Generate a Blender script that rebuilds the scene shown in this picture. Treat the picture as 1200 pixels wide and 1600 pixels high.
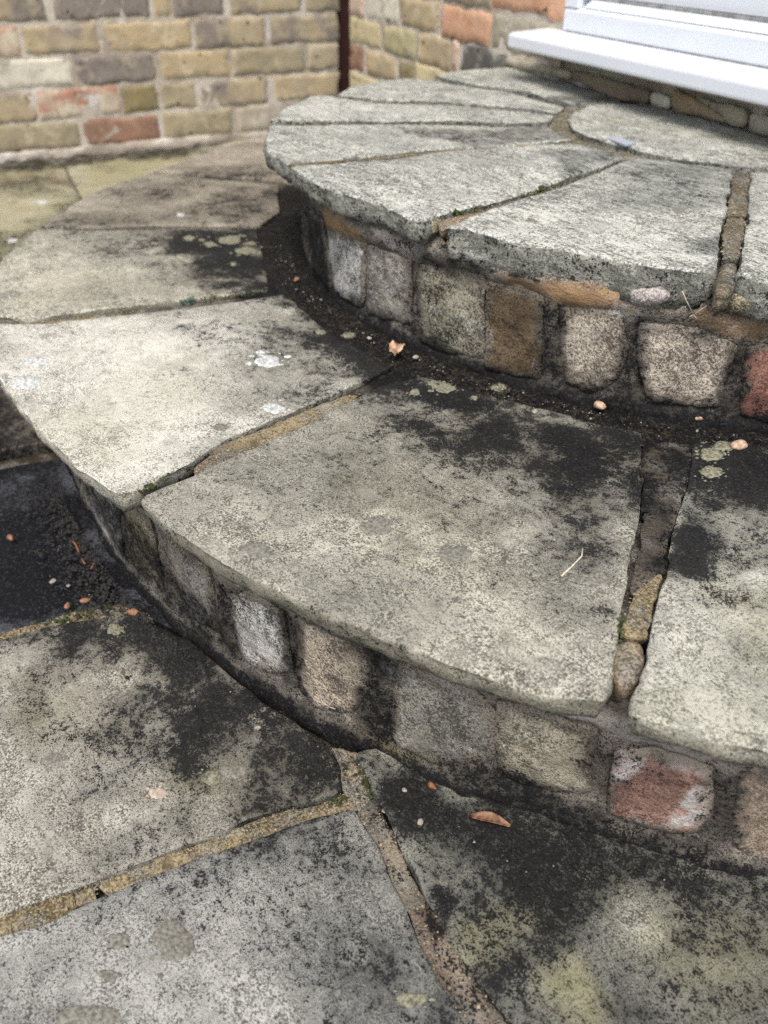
import bpy, math, random
import numpy as np
from mathutils import Vector, Matrix
from mathutils.geometry import delaunay_2d_cdt

# metric survey of the place (metres; step centre = origin, ground = 0)
D = {
 'cam': (0.7313,-1.0437,0.5377),
 'F': (-0.6707,0.4664,-0.5768),
 'R': (0.5675,0.8234,0.006),
 'U': (-0.4777,0.3233,0.8169),
 'f': 1329.64,
 'h1': 0.1697,
 'h2': 0.3035,
 'RL': 0.878,
 'RU': 0.552,
 'lower': {'C':[(0.3674,-0.4695),(0.4083,-0.5288),(0.4415,-0.5852),(0.4738,-0.6348),(0.512,-0.6932),(0.5362,-0.7316),(0.5432,-0.741),(0.5562,-0.7342),(0.5765,-0.7213),(0.6035,-0.7024),(0.6654,-0.6426),(0.7289,-0.5695),(0.5201,-0.4063),(0.4748,-0.4585),(0.4059,-0.4219)],'B':[(0.1836,-0.8897),(0.2128,-0.8887),(0.2804,-0.8765),(0.3208,-0.8627),(0.3524,-0.8486),(0.3883,-0.8342),(0.4221,-0.8184),(0.4546,-0.8037),(0.4833,-0.7883),(0.5099,-0.7677),(0.5268,-0.7489),(0.5275,-0.7444),(0.5149,-0.7272),(0.4825,-0.6848),(0.4497,-0.6396),(0.406,-0.5793),(0.3761,-0.5432),(0.3305,-0.4932),(0.3045,-0.5076),(0.2384,-0.5377),(0.1841,-0.5611),(0.1325,-0.5868),(0.1287,-0.6317),(0.1582,-0.7308),(0.1659,-0.8054),(0.1753,-0.8438),(0.1794,-0.8849)],'A':[(-0.2341,-0.9052),(-0.1458,-0.9205),(-0.0876,-0.9245),(-0.0027,-0.9241),(0.057,-0.9222),(0.1118,-0.9155),(0.1579,-0.9056),(0.1684,-0.9013),(0.1704,-0.8871),(0.1547,-0.8345),(0.1373,-0.7973),(0.127,-0.7293),(0.1172,-0.6654),(0.1048,-0.6001),(0.0462,-0.601),(-0.013,-0.6035),(-0.0818,-0.5955),(-0.1241,-0.5951),(-0.1406,-0.6628),(-0.1687,-0.7662),(-0.1984,-0.8558)],'D':[(-0.2577,-0.8988),(-0.3521,-0.8716),(-0.429,-0.837),(-0.4972,-0.7902),(-0.5358,-0.7557),(-0.4789,-0.6856),(-0.44,-0.6108),(-0.3686,-0.5027),(-0.3106,-0.5281),(-0.2077,-0.5724),(-0.1542,-0.5993),(-0.164,-0.6514),(-0.173,-0.6972),(-0.1964,-0.7707),(-0.2191,-0.8581)],'E':[(-0.5502,-0.7506),(-0.6621,-0.6496),(-0.7286,-0.5448),(-0.7457,-0.5087),(-0.7103,-0.4703),(-0.6516,-0.427),(-0.5676,-0.3586),(-0.428,-0.433),(-0.3821,-0.4905),(-0.4569,-0.6037),(-0.4932,-0.6806)],'F':[(-0.7587,-0.4965),(-0.8371,-0.3542),(-0.9093,-0.2002),(-0.8939,-0.1416),(-0.8995,-0.0314),(-0.5996,-0.0209),(-0.5196,-0.3),(-0.5819,-0.3508),(-0.667,-0.4197),(-0.7265,-0.4633)]},
 'upper': {'U0':[(-0.1765,-0.1055),(-0.206,-0.0663),(-0.2286,-0.0109),(-0.2146,0.0492),(-0.1419,0.0694),(-0.0288,0.0519),(0.0448,0.0325),(0.1164,0.029),(0.21,0.0),(0.1819,-0.105),(0.1484,-0.1145),(0.087,-0.1539),(0.0508,-0.1696),(0.0097,-0.1729),(-0.0348,-0.1718),(-0.0761,-0.1685),(-0.1235,-0.1485)],'U1':[(-0.5694,-0.0377),(-0.5967,0.0411),(-0.5815,0.1375),(-0.4219,0.132),(-0.262,0.0853),(-0.2325,0.0604),(-0.2476,0.0072),(-0.2655,-0.0111),(-0.3637,0.0001),(-0.4245,-0.0171),(-0.4904,-0.0264),(-0.5357,-0.0359)],'U2':[(-0.5108,-0.2744),(-0.5546,-0.2226),(-0.5831,-0.1362),(-0.5765,-0.0942),(-0.5443,-0.0747),(-0.4992,-0.0646),(-0.4509,-0.0588),(-0.3764,-0.0361),(-0.2466,-0.039),(-0.2294,-0.0764),(-0.2961,-0.1071),(-0.3724,-0.164),(-0.4443,-0.2318),(-0.493,-0.2622)],'U3':[(-0.3948,-0.4533),(-0.464,-0.3885),(-0.5225,-0.3138),(-0.5003,-0.2892),(-0.4653,-0.28),(-0.4115,-0.2544),(-0.3418,-0.1879),(-0.2697,-0.1303),(-0.2106,-0.0996),(-0.184,-0.1336),(-0.2055,-0.1871),(-0.2584,-0.2533),(-0.2903,-0.3028),(-0.3413,-0.3742)],'U4':[(-0.3656,-0.4711),(-0.3086,-0.5073),(-0.2416,-0.5414),(-0.1697,-0.5537),(-0.1357,-0.4445),(-0.126,-0.3571),(-0.098,-0.2822),(-0.0721,-0.203),(-0.1123,-0.1895),(-0.1511,-0.165),(-0.1846,-0.2056),(-0.266,-0.3203),(-0.316,-0.3902)],'U5':[(-0.1544,-0.5574),(-0.1427,-0.5607),(-0.0667,-0.5733),(-0.0165,-0.5682),(0.0288,-0.5579),(0.0844,-0.5658),(0.0952,-0.5568),(0.0872,-0.5319),(0.084,-0.4739),(0.0631,-0.3561),(0.026,-0.2077),(-0.0299,-0.2027),(-0.0595,-0.21),(-0.0875,-0.2915),(-0.1127,-0.3675),(-0.1227,-0.4534)],'U6':[(0.1184,-0.5501),(0.1356,-0.5379),(0.1704,-0.5322),(0.2104,-0.5162),(0.2437,-0.4963),(0.2762,-0.4851),(0.2984,-0.4741),(0.3259,-0.4544),(0.3299,-0.4403),(0.2884,-0.3797),(0.2262,-0.2898),(0.1339,-0.158),(0.1029,-0.1682),(0.0378,-0.2012),(0.0334,-0.2137),(0.0781,-0.3707),(0.0999,-0.4857)],'U7':[(0.3474,-0.4327),(0.3711,-0.4307),(0.4273,-0.3848),(0.4767,-0.3215),(0.1658,-0.1118),(0.1609,-0.1322),(0.1468,-0.1435),(0.2571,-0.3002),(0.3135,-0.3851)]},
 'ground': {'G0':[(-0.3024,-1.2129),(-0.1436,-1.0906),(0.0639,-1.005),(0.0679,-0.9716),(0.0722,-0.9432),(0.086,-0.8987),(0.2105,-0.8442),(0.0,-0.87),(-0.2105,-0.8442)],'G1':[(0.0767,-1.0083),(0.0826,-0.9759),(0.0913,-0.9434),(0.1085,-0.9009),(0.149,-0.8798),(0.1768,-0.8671),(0.2035,-0.8621),(0.2308,-0.8575),(0.2521,-0.8512),(0.2847,-0.8461),(0.3084,-0.8366),(0.3441,-0.8257),(0.3674,-0.8308),(0.3846,-0.8388),(0.3869,-0.8503),(0.3748,-0.8798),(0.3667,-0.9174),(0.3628,-0.9505),(0.3568,-0.9882),(0.3508,-1.0264),(0.3403,-1.0758),(0.334,-1.11),(0.067,-1.0655)],'G2':[(0.4045,-0.8402),(0.3946,-0.8643),(0.3879,-0.9002),(0.3811,-0.9345),(0.3737,-0.9696),(0.367,-1.0123),(0.3639,-1.0558),(0.3535,-1.0792),(0.3471,-1.1126),(0.4198,-1.1276),(0.598,-0.8736),(0.5651,-0.8678),(0.5347,-0.8645),(0.5115,-0.8601),(0.4871,-0.8535),(0.4659,-0.8506),(0.438,-0.8432),(0.4149,-0.8431)],'G3':[(0.3623,-0.8123),(0.4002,-0.8209),(0.4287,-0.8257),(0.4459,-0.8316),(0.4678,-0.8336),(0.4923,-0.8395),(0.5115,-0.8393),(0.5276,-0.8432),(0.5439,-0.8435),(0.5637,-0.8442),(0.5812,-0.8443),(0.6143,-0.8498),(0.7104,-0.7097),(0.6465,-0.5821),(0.5592,-0.6665),(0.435,-0.7534),(0.3698,-0.793)],'G4':[(-0.3445,-1.2016),(-0.7696,-0.985),(-0.766,-0.6428),(-0.6588,-0.5528),(-0.237,-0.8267)],'G8':[(-1.0457,-0.8258),(-0.9796,-0.7261),(-0.5603,-0.7171),(-0.6474,-0.6252),(-1.3057,-0.4793),(-1.6573,-0.41),(-1.6883,-0.5562),(-1.7252,-0.7304)],'G9':[(-1.3026,-0.4744),(-0.7092,-0.5541),(-0.85,-0.2278),(-1.6417,0.1468),(-1.6012,-0.181),(-1.6537,-0.4045)]},
 'mort_l': [([(0.1604,-0.8348),(0.1415,-0.8006),(0.1597,-0.8035),(0.1735,-0.8396)],'tan'),([(0.1408,-0.7979),(0.1301,-0.731),(0.1215,-0.666),(0.1278,-0.6543),(0.1552,-0.7291),(0.1621,-0.8018)],'ochre'),([(0.12,-0.6636),(0.1083,-0.6025),(0.1181,-0.5879),(0.1301,-0.5904),(0.1258,-0.6312),(0.1274,-0.6526)],'dark'),([(-0.2155,-0.8591),(-0.1909,-0.7727),(-0.182,-0.7423),(-0.1682,-0.7455),(-0.1801,-0.7767),(-0.2019,-0.8548)],'ochre'),([(-0.1818,-0.7386),(-0.1585,-0.6541),(-0.1454,-0.5937),(-0.1285,-0.5944),(-0.1459,-0.6602),(-0.1666,-0.7431)],'dark'),([(0.335,-0.4943),(0.3665,-0.4708),(0.4072,-0.5304),(0.4231,-0.5587),(0.4071,-0.5777)],'dark'),([(0.4117,-0.5786),(0.4248,-0.5622),(0.4542,-0.6072),(0.4643,-0.6243),(0.4679,-0.6554),(0.4485,-0.6286)],'dark'),([(0.4697,-0.6574),(0.4659,-0.6269),(0.4806,-0.6485),(0.5035,-0.6835),(0.493,-0.6928)],'ochre'),([(0.493,-0.7009),(0.4962,-0.6911),(0.5046,-0.6859),(0.5146,-0.6973),(0.5243,-0.7116),(0.5258,-0.7222),(0.519,-0.7267),(0.5083,-0.7219),(0.4984,-0.7112)],'lump')],
 'mort_u': [([(0.1355,-0.1555),(0.146,-0.1447),(0.2406,-0.2797),(0.2314,-0.2937)],'grey'),([(0.2355,-0.2991),(0.2447,-0.2852),(0.315,-0.3889),(0.3079,-0.4026)],'grey'),([(0.311,-0.4067),(0.3178,-0.3936),(0.3466,-0.434),(0.3563,-0.4504),(0.3592,-0.466),(0.3528,-0.4707),(0.3393,-0.4501)],'bulge'),([(0.094,-0.5402),(0.0875,-0.4768),(0.0975,-0.4853),(0.1144,-0.5455),(0.1143,-0.5528)],'tan'),([(0.0864,-0.4743),(0.0669,-0.3598),(0.0309,-0.2174),(0.036,-0.2209),(0.0744,-0.3671),(0.0986,-0.4838)],'grey'),([(-0.1603,-0.5557),(-0.1279,-0.4499),(-0.1206,-0.3613),(-0.0927,-0.2869),(-0.0669,-0.2082),(-0.063,-0.2088),(-0.0901,-0.2892),(-0.1153,-0.3654),(-0.1253,-0.4517),(-0.1569,-0.5559)],'ochre'),([(-0.2445,-0.0358),(-0.2179,-0.085),(-0.1766,-0.1382),(-0.1512,-0.1613),(-0.1114,-0.1881),(-0.0682,-0.2036),(-0.031,-0.1982),(0.025,-0.2033),(0.0584,-0.1809),(0.055,-0.1746),(0.0143,-0.1781),(-0.0298,-0.1771),(-0.0708,-0.174),(-0.1215,-0.1528),(-0.1775,-0.107),(-0.2104,-0.0645),(-0.2328,-0.0079)],'grey')],
 'mort_g': [([(0.3374,-1.099),(0.3416,-1.0762),(0.3508,-1.032),(0.3602,-1.0342),(0.3606,-1.0561),(0.3518,-1.0788),(0.3487,-1.1016)],'ochre'),([(0.3511,-1.0308),(0.3541,-1.0165),(0.3635,-1.0207),(0.3609,-1.0332)],'ochre'),([(0.3544,-1.0153),(0.3582,-0.9888),(0.364,-0.9525),(0.3752,-0.957),(0.3719,-0.9688),(0.3657,-1.0118)],'ochre'),([(0.3647,-0.9513),(0.3681,-0.9181),(0.3762,-0.8806),(0.3852,-0.8587),(0.3932,-0.8625),(0.3861,-0.8993),(0.3753,-0.9561)],'ochre'),([(0.386,-0.8575),(0.3887,-0.8497),(0.3859,-0.8379),(0.3977,-0.8375),(0.4029,-0.8387),(0.3935,-0.8621)],'tan'),([(0.3463,-0.8247),(0.3605,-0.8128),(0.4011,-0.8227),(0.4059,-0.8372),(0.3989,-0.8377),(0.3859,-0.8379),(0.3682,-0.8296)],'tan'),([(0.4033,-0.8224),(0.4295,-0.8273),(0.4469,-0.8329),(0.4688,-0.8355),(0.4929,-0.841),(0.4868,-0.8523),(0.4656,-0.8493),(0.4377,-0.8419),(0.4145,-0.8418),(0.4076,-0.8367)],'pale'),([(0.4939,-0.8412),(0.512,-0.8408),(0.5281,-0.8446),(0.5446,-0.8451),(0.5647,-0.8461),(0.5839,-0.8467),(0.6123,-0.8527),(0.5988,-0.8724),(0.565,-0.8667),(0.5345,-0.8633),(0.5113,-0.8589),(0.4881,-0.8527)],'pale2'),([(0.0557,-1.0364),(0.0656,-1.0055),(0.0696,-0.9721),(0.074,-0.9438),(0.0895,-0.8968),(0.1219,-0.8843),(0.106,-0.8999),(0.0887,-0.9426),(0.0801,-0.9752),(0.066,-1.0387)],'ochre'),([(-1.6487,-0.4094),(-1.6393,-0.4074),(-1.2982,-0.4774),(-1.2962,-0.4839)],'dark')],
 'rb_l': [([(-1.5429,0.0334),(-1.4745,0.0394),(-1.5516,-0.0886),(-1.5416,-0.0503)],'slate'),([(-1.4285,0.0556),(-1.3268,0.0891),(-1.3377,0.006),(-1.4542,-0.0445)],'slateblue'),([(-1.3117,0.0987),(-1.2595,0.109),(-1.2532,0.0233),(-1.3156,0.0168)],'olive'),([(-1.2256,0.1006),(-1.1706,0.0981),(-1.1694,0.0314),(-1.2177,0.0213)],'slate'),([(-1.143,0.0863),(-1.1166,0.1028),(-1.0864,0.0994),(-1.0809,0.0436),(-1.1072,0.0237),(-1.1362,0.0225),(-1.1439,0.0472)],'slatewhite'),([(-1.0669,0.1046),(-1.0231,0.1114),(-1.0111,0.0991),(-1.0097,0.0661),(-1.0219,0.0286),(-1.0543,0.0122),(-1.0721,0.0257)],'pinktan'),([(-0.9782,0.1012),(-0.9559,0.1097),(-0.9255,0.1036),(-0.9096,0.0896),(-0.9059,0.0451),(-0.9235,0.0314),(-0.952,0.0152),(-0.977,0.0196),(-0.9851,0.0403),(-0.984,0.0781)],'bluegrey'),([(-0.905,0.1001),(-0.8824,0.1053),(-0.8423,0.1013),(-0.8368,0.0421),(-0.8623,0.0276),(-0.8947,0.0267),(-0.9034,0.0609)],'tan'),([(-0.8231,0.0865),(-0.8039,0.0998),(-0.7674,0.093),(-0.7582,0.054),(-0.7644,0.0269),(-0.7999,0.0237),(-0.8194,0.0287),(-0.8223,0.0658)],'red'),([(-0.7462,0.0963),(-0.7242,0.0993),(-0.71,0.0957),(-0.6833,-0.0011),(-0.7104,0.0073),(-0.7339,0.0223),(-0.7415,0.0426)],'pink')],
 'rb_u': [([(-1.1386,0.2422),(-1.1494,0.2243),(-1.0554,0.153),(-1.1403,0.1585)],'black'),([(-1.0807,0.2375),(-0.992,0.2469),(-0.9644,0.1705),(-1.0387,0.1589)],'black'),([(-0.9816,0.2389),(-0.8822,0.2498),(-0.8885,0.1815),(-0.9544,0.1725),(-0.98,0.2098)],'bluewhite'),([(-0.8734,0.2509),(-0.8062,0.2531),(-0.8041,0.1912),(-0.8778,0.1792)],'greyblue'),([(-0.7906,0.2533),(-0.7407,0.2608),(-0.7133,0.26),(-0.708,0.1818),(-0.7577,0.1746),(-0.7854,0.1769)],'mossred'),([(-0.7075,0.2583),(-0.6727,0.2602),(-0.6531,0.2556),(-0.6488,0.2046),(-0.6484,0.1799),(-0.7006,0.1744)],'brown'),([(-0.6309,0.2496),(-0.5829,0.2561),(-0.5695,0.2255),(-0.5749,0.1965),(-0.5939,0.1793),(-0.6175,0.1821),(-0.6282,0.216)],'palegrey'),([(-0.5617,0.25),(-0.5169,0.2509),(-0.4847,0.2397),(-0.4856,0.2093),(-0.486,0.1876),(-0.5426,0.1809),(-0.557,0.2206)],'palegrey'),([(-0.4711,0.2402),(-0.4337,0.2475),(-0.4131,0.1724),(-0.4617,0.1816)],'redbrick')],
 'rlump': [([(-0.5785,0.2818),(-0.5477,0.287),(-0.5402,0.28),(-0.5448,0.2727),(-0.565,0.2652),(-0.5748,0.2669)],'lilac'),([(-0.5104,0.2839),(-0.5,0.2893),(-0.4662,0.2886),(-0.4621,0.273),(-0.4908,0.2711),(-0.5102,0.2742)],'stonelump'),([(-0.7951,0.2982),(-0.7729,0.303),(-0.7674,0.289),(-0.7846,0.2851)],'stonelump')],
 'gb': [(-0.9466,-0.7024,0.006,'olive'),(-0.689,-0.4809,0.006,'redw'),(-0.4719,-0.2719,0.006,'olive'),(-0.2566,-0.1534,0.006,'palepink'),(-0.1415,0.0523,0.006,'tan'),(-0.973,-0.7999,0.081,'purpletan'),(-0.7872,-0.5812,0.081,'redwhite'),(-0.5727,-0.4738,0.081,'olivedark'),(-0.4633,-0.3647,0.081,'olive'),(-0.3519,-0.1584,0.081,'purpletan'),(-0.1312,0.0632,0.081,'tan'),(-0.894,-0.6911,0.156,'white'),(-0.675,-0.4743,0.156,'purple'),(-0.457,-0.2679,0.156,'tan'),(-0.2569,-0.046,0.156,'olive'),(-0.0323,0.0655,0.156,'paletan'),(-0.9183,-0.8037,0.231,'redwhite'),(-0.793,-0.6079,0.231,'purpletan'),(-0.5868,-0.3643,0.231,'tan'),(-0.3521,-0.1572,0.231,'purpletan'),(-0.1367,0.0676,0.231,'purpletan'),(-0.8865,-0.7274,0.306,'purpletan'),(-0.7075,-0.4631,0.306,'purple'),(-0.4531,-0.4094,0.306,'tan'),(-0.401,-0.2626,0.306,'purple'),(-0.2502,-0.0434,0.306,'purpletan'),(-0.0321,0.0697,0.306,'olive')],
 'W': (-1.6617,0.3744),
 'wu': (0.1685,0.9857),
 'HA': (-0.5888,0.1407),
 'hd': (0.9865,-0.1638),
 'hb': [(-0.735,-0.62,0.3925,'palepink'),(-0.61,-0.44,0.3925,'tan'),(-0.43,-0.26,0.3925,'olive'),(-0.25,-0.07,0.3925,'paletan'),(-0.06,0.166,0.3925,'orange'),(-0.7299,-0.6446,0.332,'pinkpale'),(-0.6296,-0.4553,0.332,'white'),(-0.4423,-0.273,0.332,'tan'),(-0.2562,-0.064,0.332,'orange'),(-0.0523,0.1884,0.332,'greystone'),(-0.7318,-0.5463,0.2715,'yellowpale'),(-0.5322,-0.3708,0.2715,'yellowgreen'),(-0.3585,-0.2115,0.2715,'tan'),(-0.2061,-0.1768,0.2715,'pinkpale'),(-0.1663,0.003,0.2715,'darkgrey'),(0.0097,0.1195,0.2715,'greystone'),(-0.734,-0.6502,0.211,'redw'),(-0.6272,-0.459,0.211,'tan'),(-0.449,-0.3777,0.211,'olivedark'),(-0.3683,-0.2018,0.211,'yellowpale'),(-0.7355,-0.5276,0.1505,'yellowpale'),(-0.5098,-0.3293,0.1505,'tan')],
 'ub': [([(0.0014,0.3215),(0.2067,0.3225),(0.2057,0.3109),(0.0042,0.3051)],'greystone'),([(0.2111,0.3268),(0.402,0.3235),(0.4072,0.3052),(0.3423,0.2987),(0.2129,0.3109)],'brownstone'),([(0.408,0.3226),(0.4503,0.322),(0.4525,0.3054),(0.4118,0.3041)],'white'),([(0.4522,0.334),(0.4857,0.3289),(0.5665,0.3109),(0.5683,0.3056),(0.458,0.3054)],'tanstone'),([(0.4961,0.3288),(0.5961,0.3268),(0.6005,0.3073),(0.573,0.3057),(0.5587,0.3128)],'greystone'),([(0.6031,0.3264),(0.6741,0.3262),(0.6822,0.3038),(0.609,0.3025)],'palestone')],
 'sillt': [0.1207,0.1683,0.2075],
 'bl_l': [('stain',1.2,0.05,[(-0.4221,-0.605),(-0.3955,-0.5541),(-0.3574,-0.4964),(-0.1459,-0.602),(-0.1956,-0.619),(-0.2523,-0.6436),(-0.3379,-0.6409)]),('stain',0.35,0.05,[(-0.5055,-0.7311),(-0.432,-0.6198),(-0.312,-0.6694),(-0.3855,-0.7357)]),('stain',1.25,0.05,[(-0.1376,-0.5894),(-0.0077,-0.5987),(0.1217,-0.5749),(0.118,-0.6184),(0.1019,-0.6374),(0.0268,-0.6355),(-0.0535,-0.6199)]),('stain',0.38,0.08,[(-0.1381,-0.6799),(-0.1155,-0.5931),(0.0422,-0.5984),(0.1065,-0.6104),(0.1231,-0.6934),(0.0681,-0.7171),(-0.0241,-0.6974)]),('stain',0.3,0.05,[(0.0546,-0.7372),(0.0537,-0.6367),(0.1065,-0.6104),(0.1228,-0.7269)]),('stain',1.35,0.07,[(0.1295,-0.5962),(0.1872,-0.5636),(0.3308,-0.4927),(0.3977,-0.5684),(0.3708,-0.5923),(0.3177,-0.6036),(0.2479,-0.6137),(0.1757,-0.6151)]),('stain',1.3,0.03,[(0.2343,-0.5613),(0.2871,-0.5293),(0.3061,-0.5173),(0.3185,-0.5571),(0.3087,-0.5808),(0.28,-0.576)]),('stain',0.62,0.12,[(0.1401,-0.6336),(0.3624,-0.5285),(0.4169,-0.593),(0.423,-0.6399),(0.331,-0.6432),(0.2032,-0.6497)]),('stain',1.3,0.05,[(0.366,-0.4677),(0.4382,-0.3796),(0.4927,-0.4663),(0.4355,-0.5046),(0.449,-0.56),(0.4614,-0.5966)]),('stain',0.4,0.08,[(0.3715,-0.4786),(0.4382,-0.3796),(0.5366,-0.5363),(0.4875,-0.6087),(0.4539,-0.5944)]),('brown',0.6,0.06,[(0.1906,-0.6043),(0.3412,-0.5045),(0.3882,-0.5584),(0.317,-0.5959),(0.2311,-0.6286)]),('brown',0.35,0.05,[(-0.5559,-0.7426),(-0.7545,-0.4982),(-0.5676,-0.3586),(-0.3675,-0.4684)]),('brown',0.3,0.05,[(-0.7587,-0.4965),(-0.9079,-0.1981),(-0.5784,-0.3454)]),('brown',0.9,0.04,[(-0.1376,-0.5894),(0.0422,-0.5984),(0.057,-0.5763),(-0.1527,-0.5545)]),('moss',0.4,0.05,[(-0.0024,-0.9129),(0.0056,-0.8569),(0.1069,-0.8708),(0.1031,-0.9127)]),('moss',0.35,0.05,[(-0.0327,-0.8178),(-0.025,-0.754),(0.0842,-0.7843),(0.0713,-0.8456)]),('moss',0.75,0.06,[(0.5075,-0.6145),(0.512,-0.5725),(0.5756,-0.638),(0.5465,-0.6715)]),('moss',0.4,0.05,[(0.5345,-0.7254),(0.5824,-0.6725),(0.6019,-0.7002),(0.5461,-0.7384)]),('moss',0.2,0.08,[(0.1968,-0.6994),(0.3169,-0.6307),(0.4339,-0.7563),(0.3653,-0.7888)]),('moss',0.25,0.05,[(-0.3503,-0.8116),(-0.3116,-0.7119),(-0.2169,-0.7632),(-0.2737,-0.8484)]),('pale',0.75,0.08,[(-0.2117,-0.919),(-0.1099,-0.6377),(0.0546,-0.7372),(0.141,-0.8566),(0.1615,-0.9018),(-0.0404,-0.9252)]),('pale',0.6,0.06,[(0.5205,-0.7096),(0.4899,-0.6051),(0.5432,-0.6168),(0.6019,-0.7002),(0.5445,-0.7366)]),('pale',0.25,0.08,[(0.1988,-0.8856),(0.3409,-0.8246),(0.4813,-0.7766),(0.522,-0.7438),(0.4802,-0.6883),(0.3896,-0.7529),(0.2345,-0.8176)]),('pale',0.35,0.06,[(-0.4241,-0.8383),(-0.5163,-0.7632),(-0.3844,-0.6395),(-0.2226,-0.6983),(-0.2509,-0.8827)]),('pale',1.3,0.006,[(0.406,-0.5321),(0.3721,-0.4777),(0.3867,-0.4926),(0.4137,-0.5369),(0.4528,-0.5959),(0.4586,-0.6137),(0.4347,-0.5812)]),('stain',0.45,0.05,[(-0.581,-0.4718),(-0.5228,-0.3832),(-0.3855,-0.4564),(-0.4405,-0.5678)]),('stain',0.4,0.05,[(-0.5773,-0.6895),(-0.4751,-0.5922),(-0.4536,-0.6205),(-0.5388,-0.7387)]),('stain',0.4,0.04,[(-0.7434,-0.4321),(-0.6316,-0.326),(-0.5783,-0.3527),(-0.6945,-0.454)]),('stain',0.35,0.05,[(-0.6534,-0.5822),(-0.6521,-0.473),(-0.581,-0.4718),(-0.5735,-0.5923)])],
 'bl_u': [('stain',0.5,0.015,[(0.2822,-0.4079),(0.2782,-0.3726),(0.3032,-0.4066),(0.2937,-0.418)]),('stain',0.3,0.03,[(-0.0384,-0.2713),(-0.0041,-0.188),(0.0316,-0.2106),(0.0561,-0.3427)]),('stain',0.45,0.03,[(-0.3229,0.0001),(-0.2633,0.0938),(-0.2251,0.0523),(-0.2542,-0.0129)]),('stain',0.3,0.03,[(-0.2269,-0.3309),(-0.1507,-0.1758),(-0.0805,-0.2092),(-0.1365,-0.3288)]),('stain',0.25,0.04,[(0.0339,-0.2186),(0.1283,-0.1561),(0.2283,-0.2984),(0.1515,-0.3753)]),('pale',0.8,0.015,[(0.0046,-0.549),(0.0127,-0.5152),(0.0482,-0.5161),(0.0411,-0.5512)]),('pale',0.4,0.05,[(-0.4828,-0.3993),(-0.505,-0.2862),(-0.3763,-0.2787),(-0.3664,-0.3928)]),('pale',0.45,0.05,[(0.1285,-0.5418),(0.3206,-0.4516),(0.3061,-0.417),(0.1499,-0.4174),(0.1092,-0.4792)]),('moss',0.25,0.05,[(-0.2351,-0.0581),(0.0496,0.0258),(0.0833,-0.022),(-0.158,-0.1092)]),('brown',0.3,0.04,[(-0.2644,-0.314),(-0.1552,-0.1599),(-0.0939,-0.1961),(-0.1959,-0.3537)])],
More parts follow.
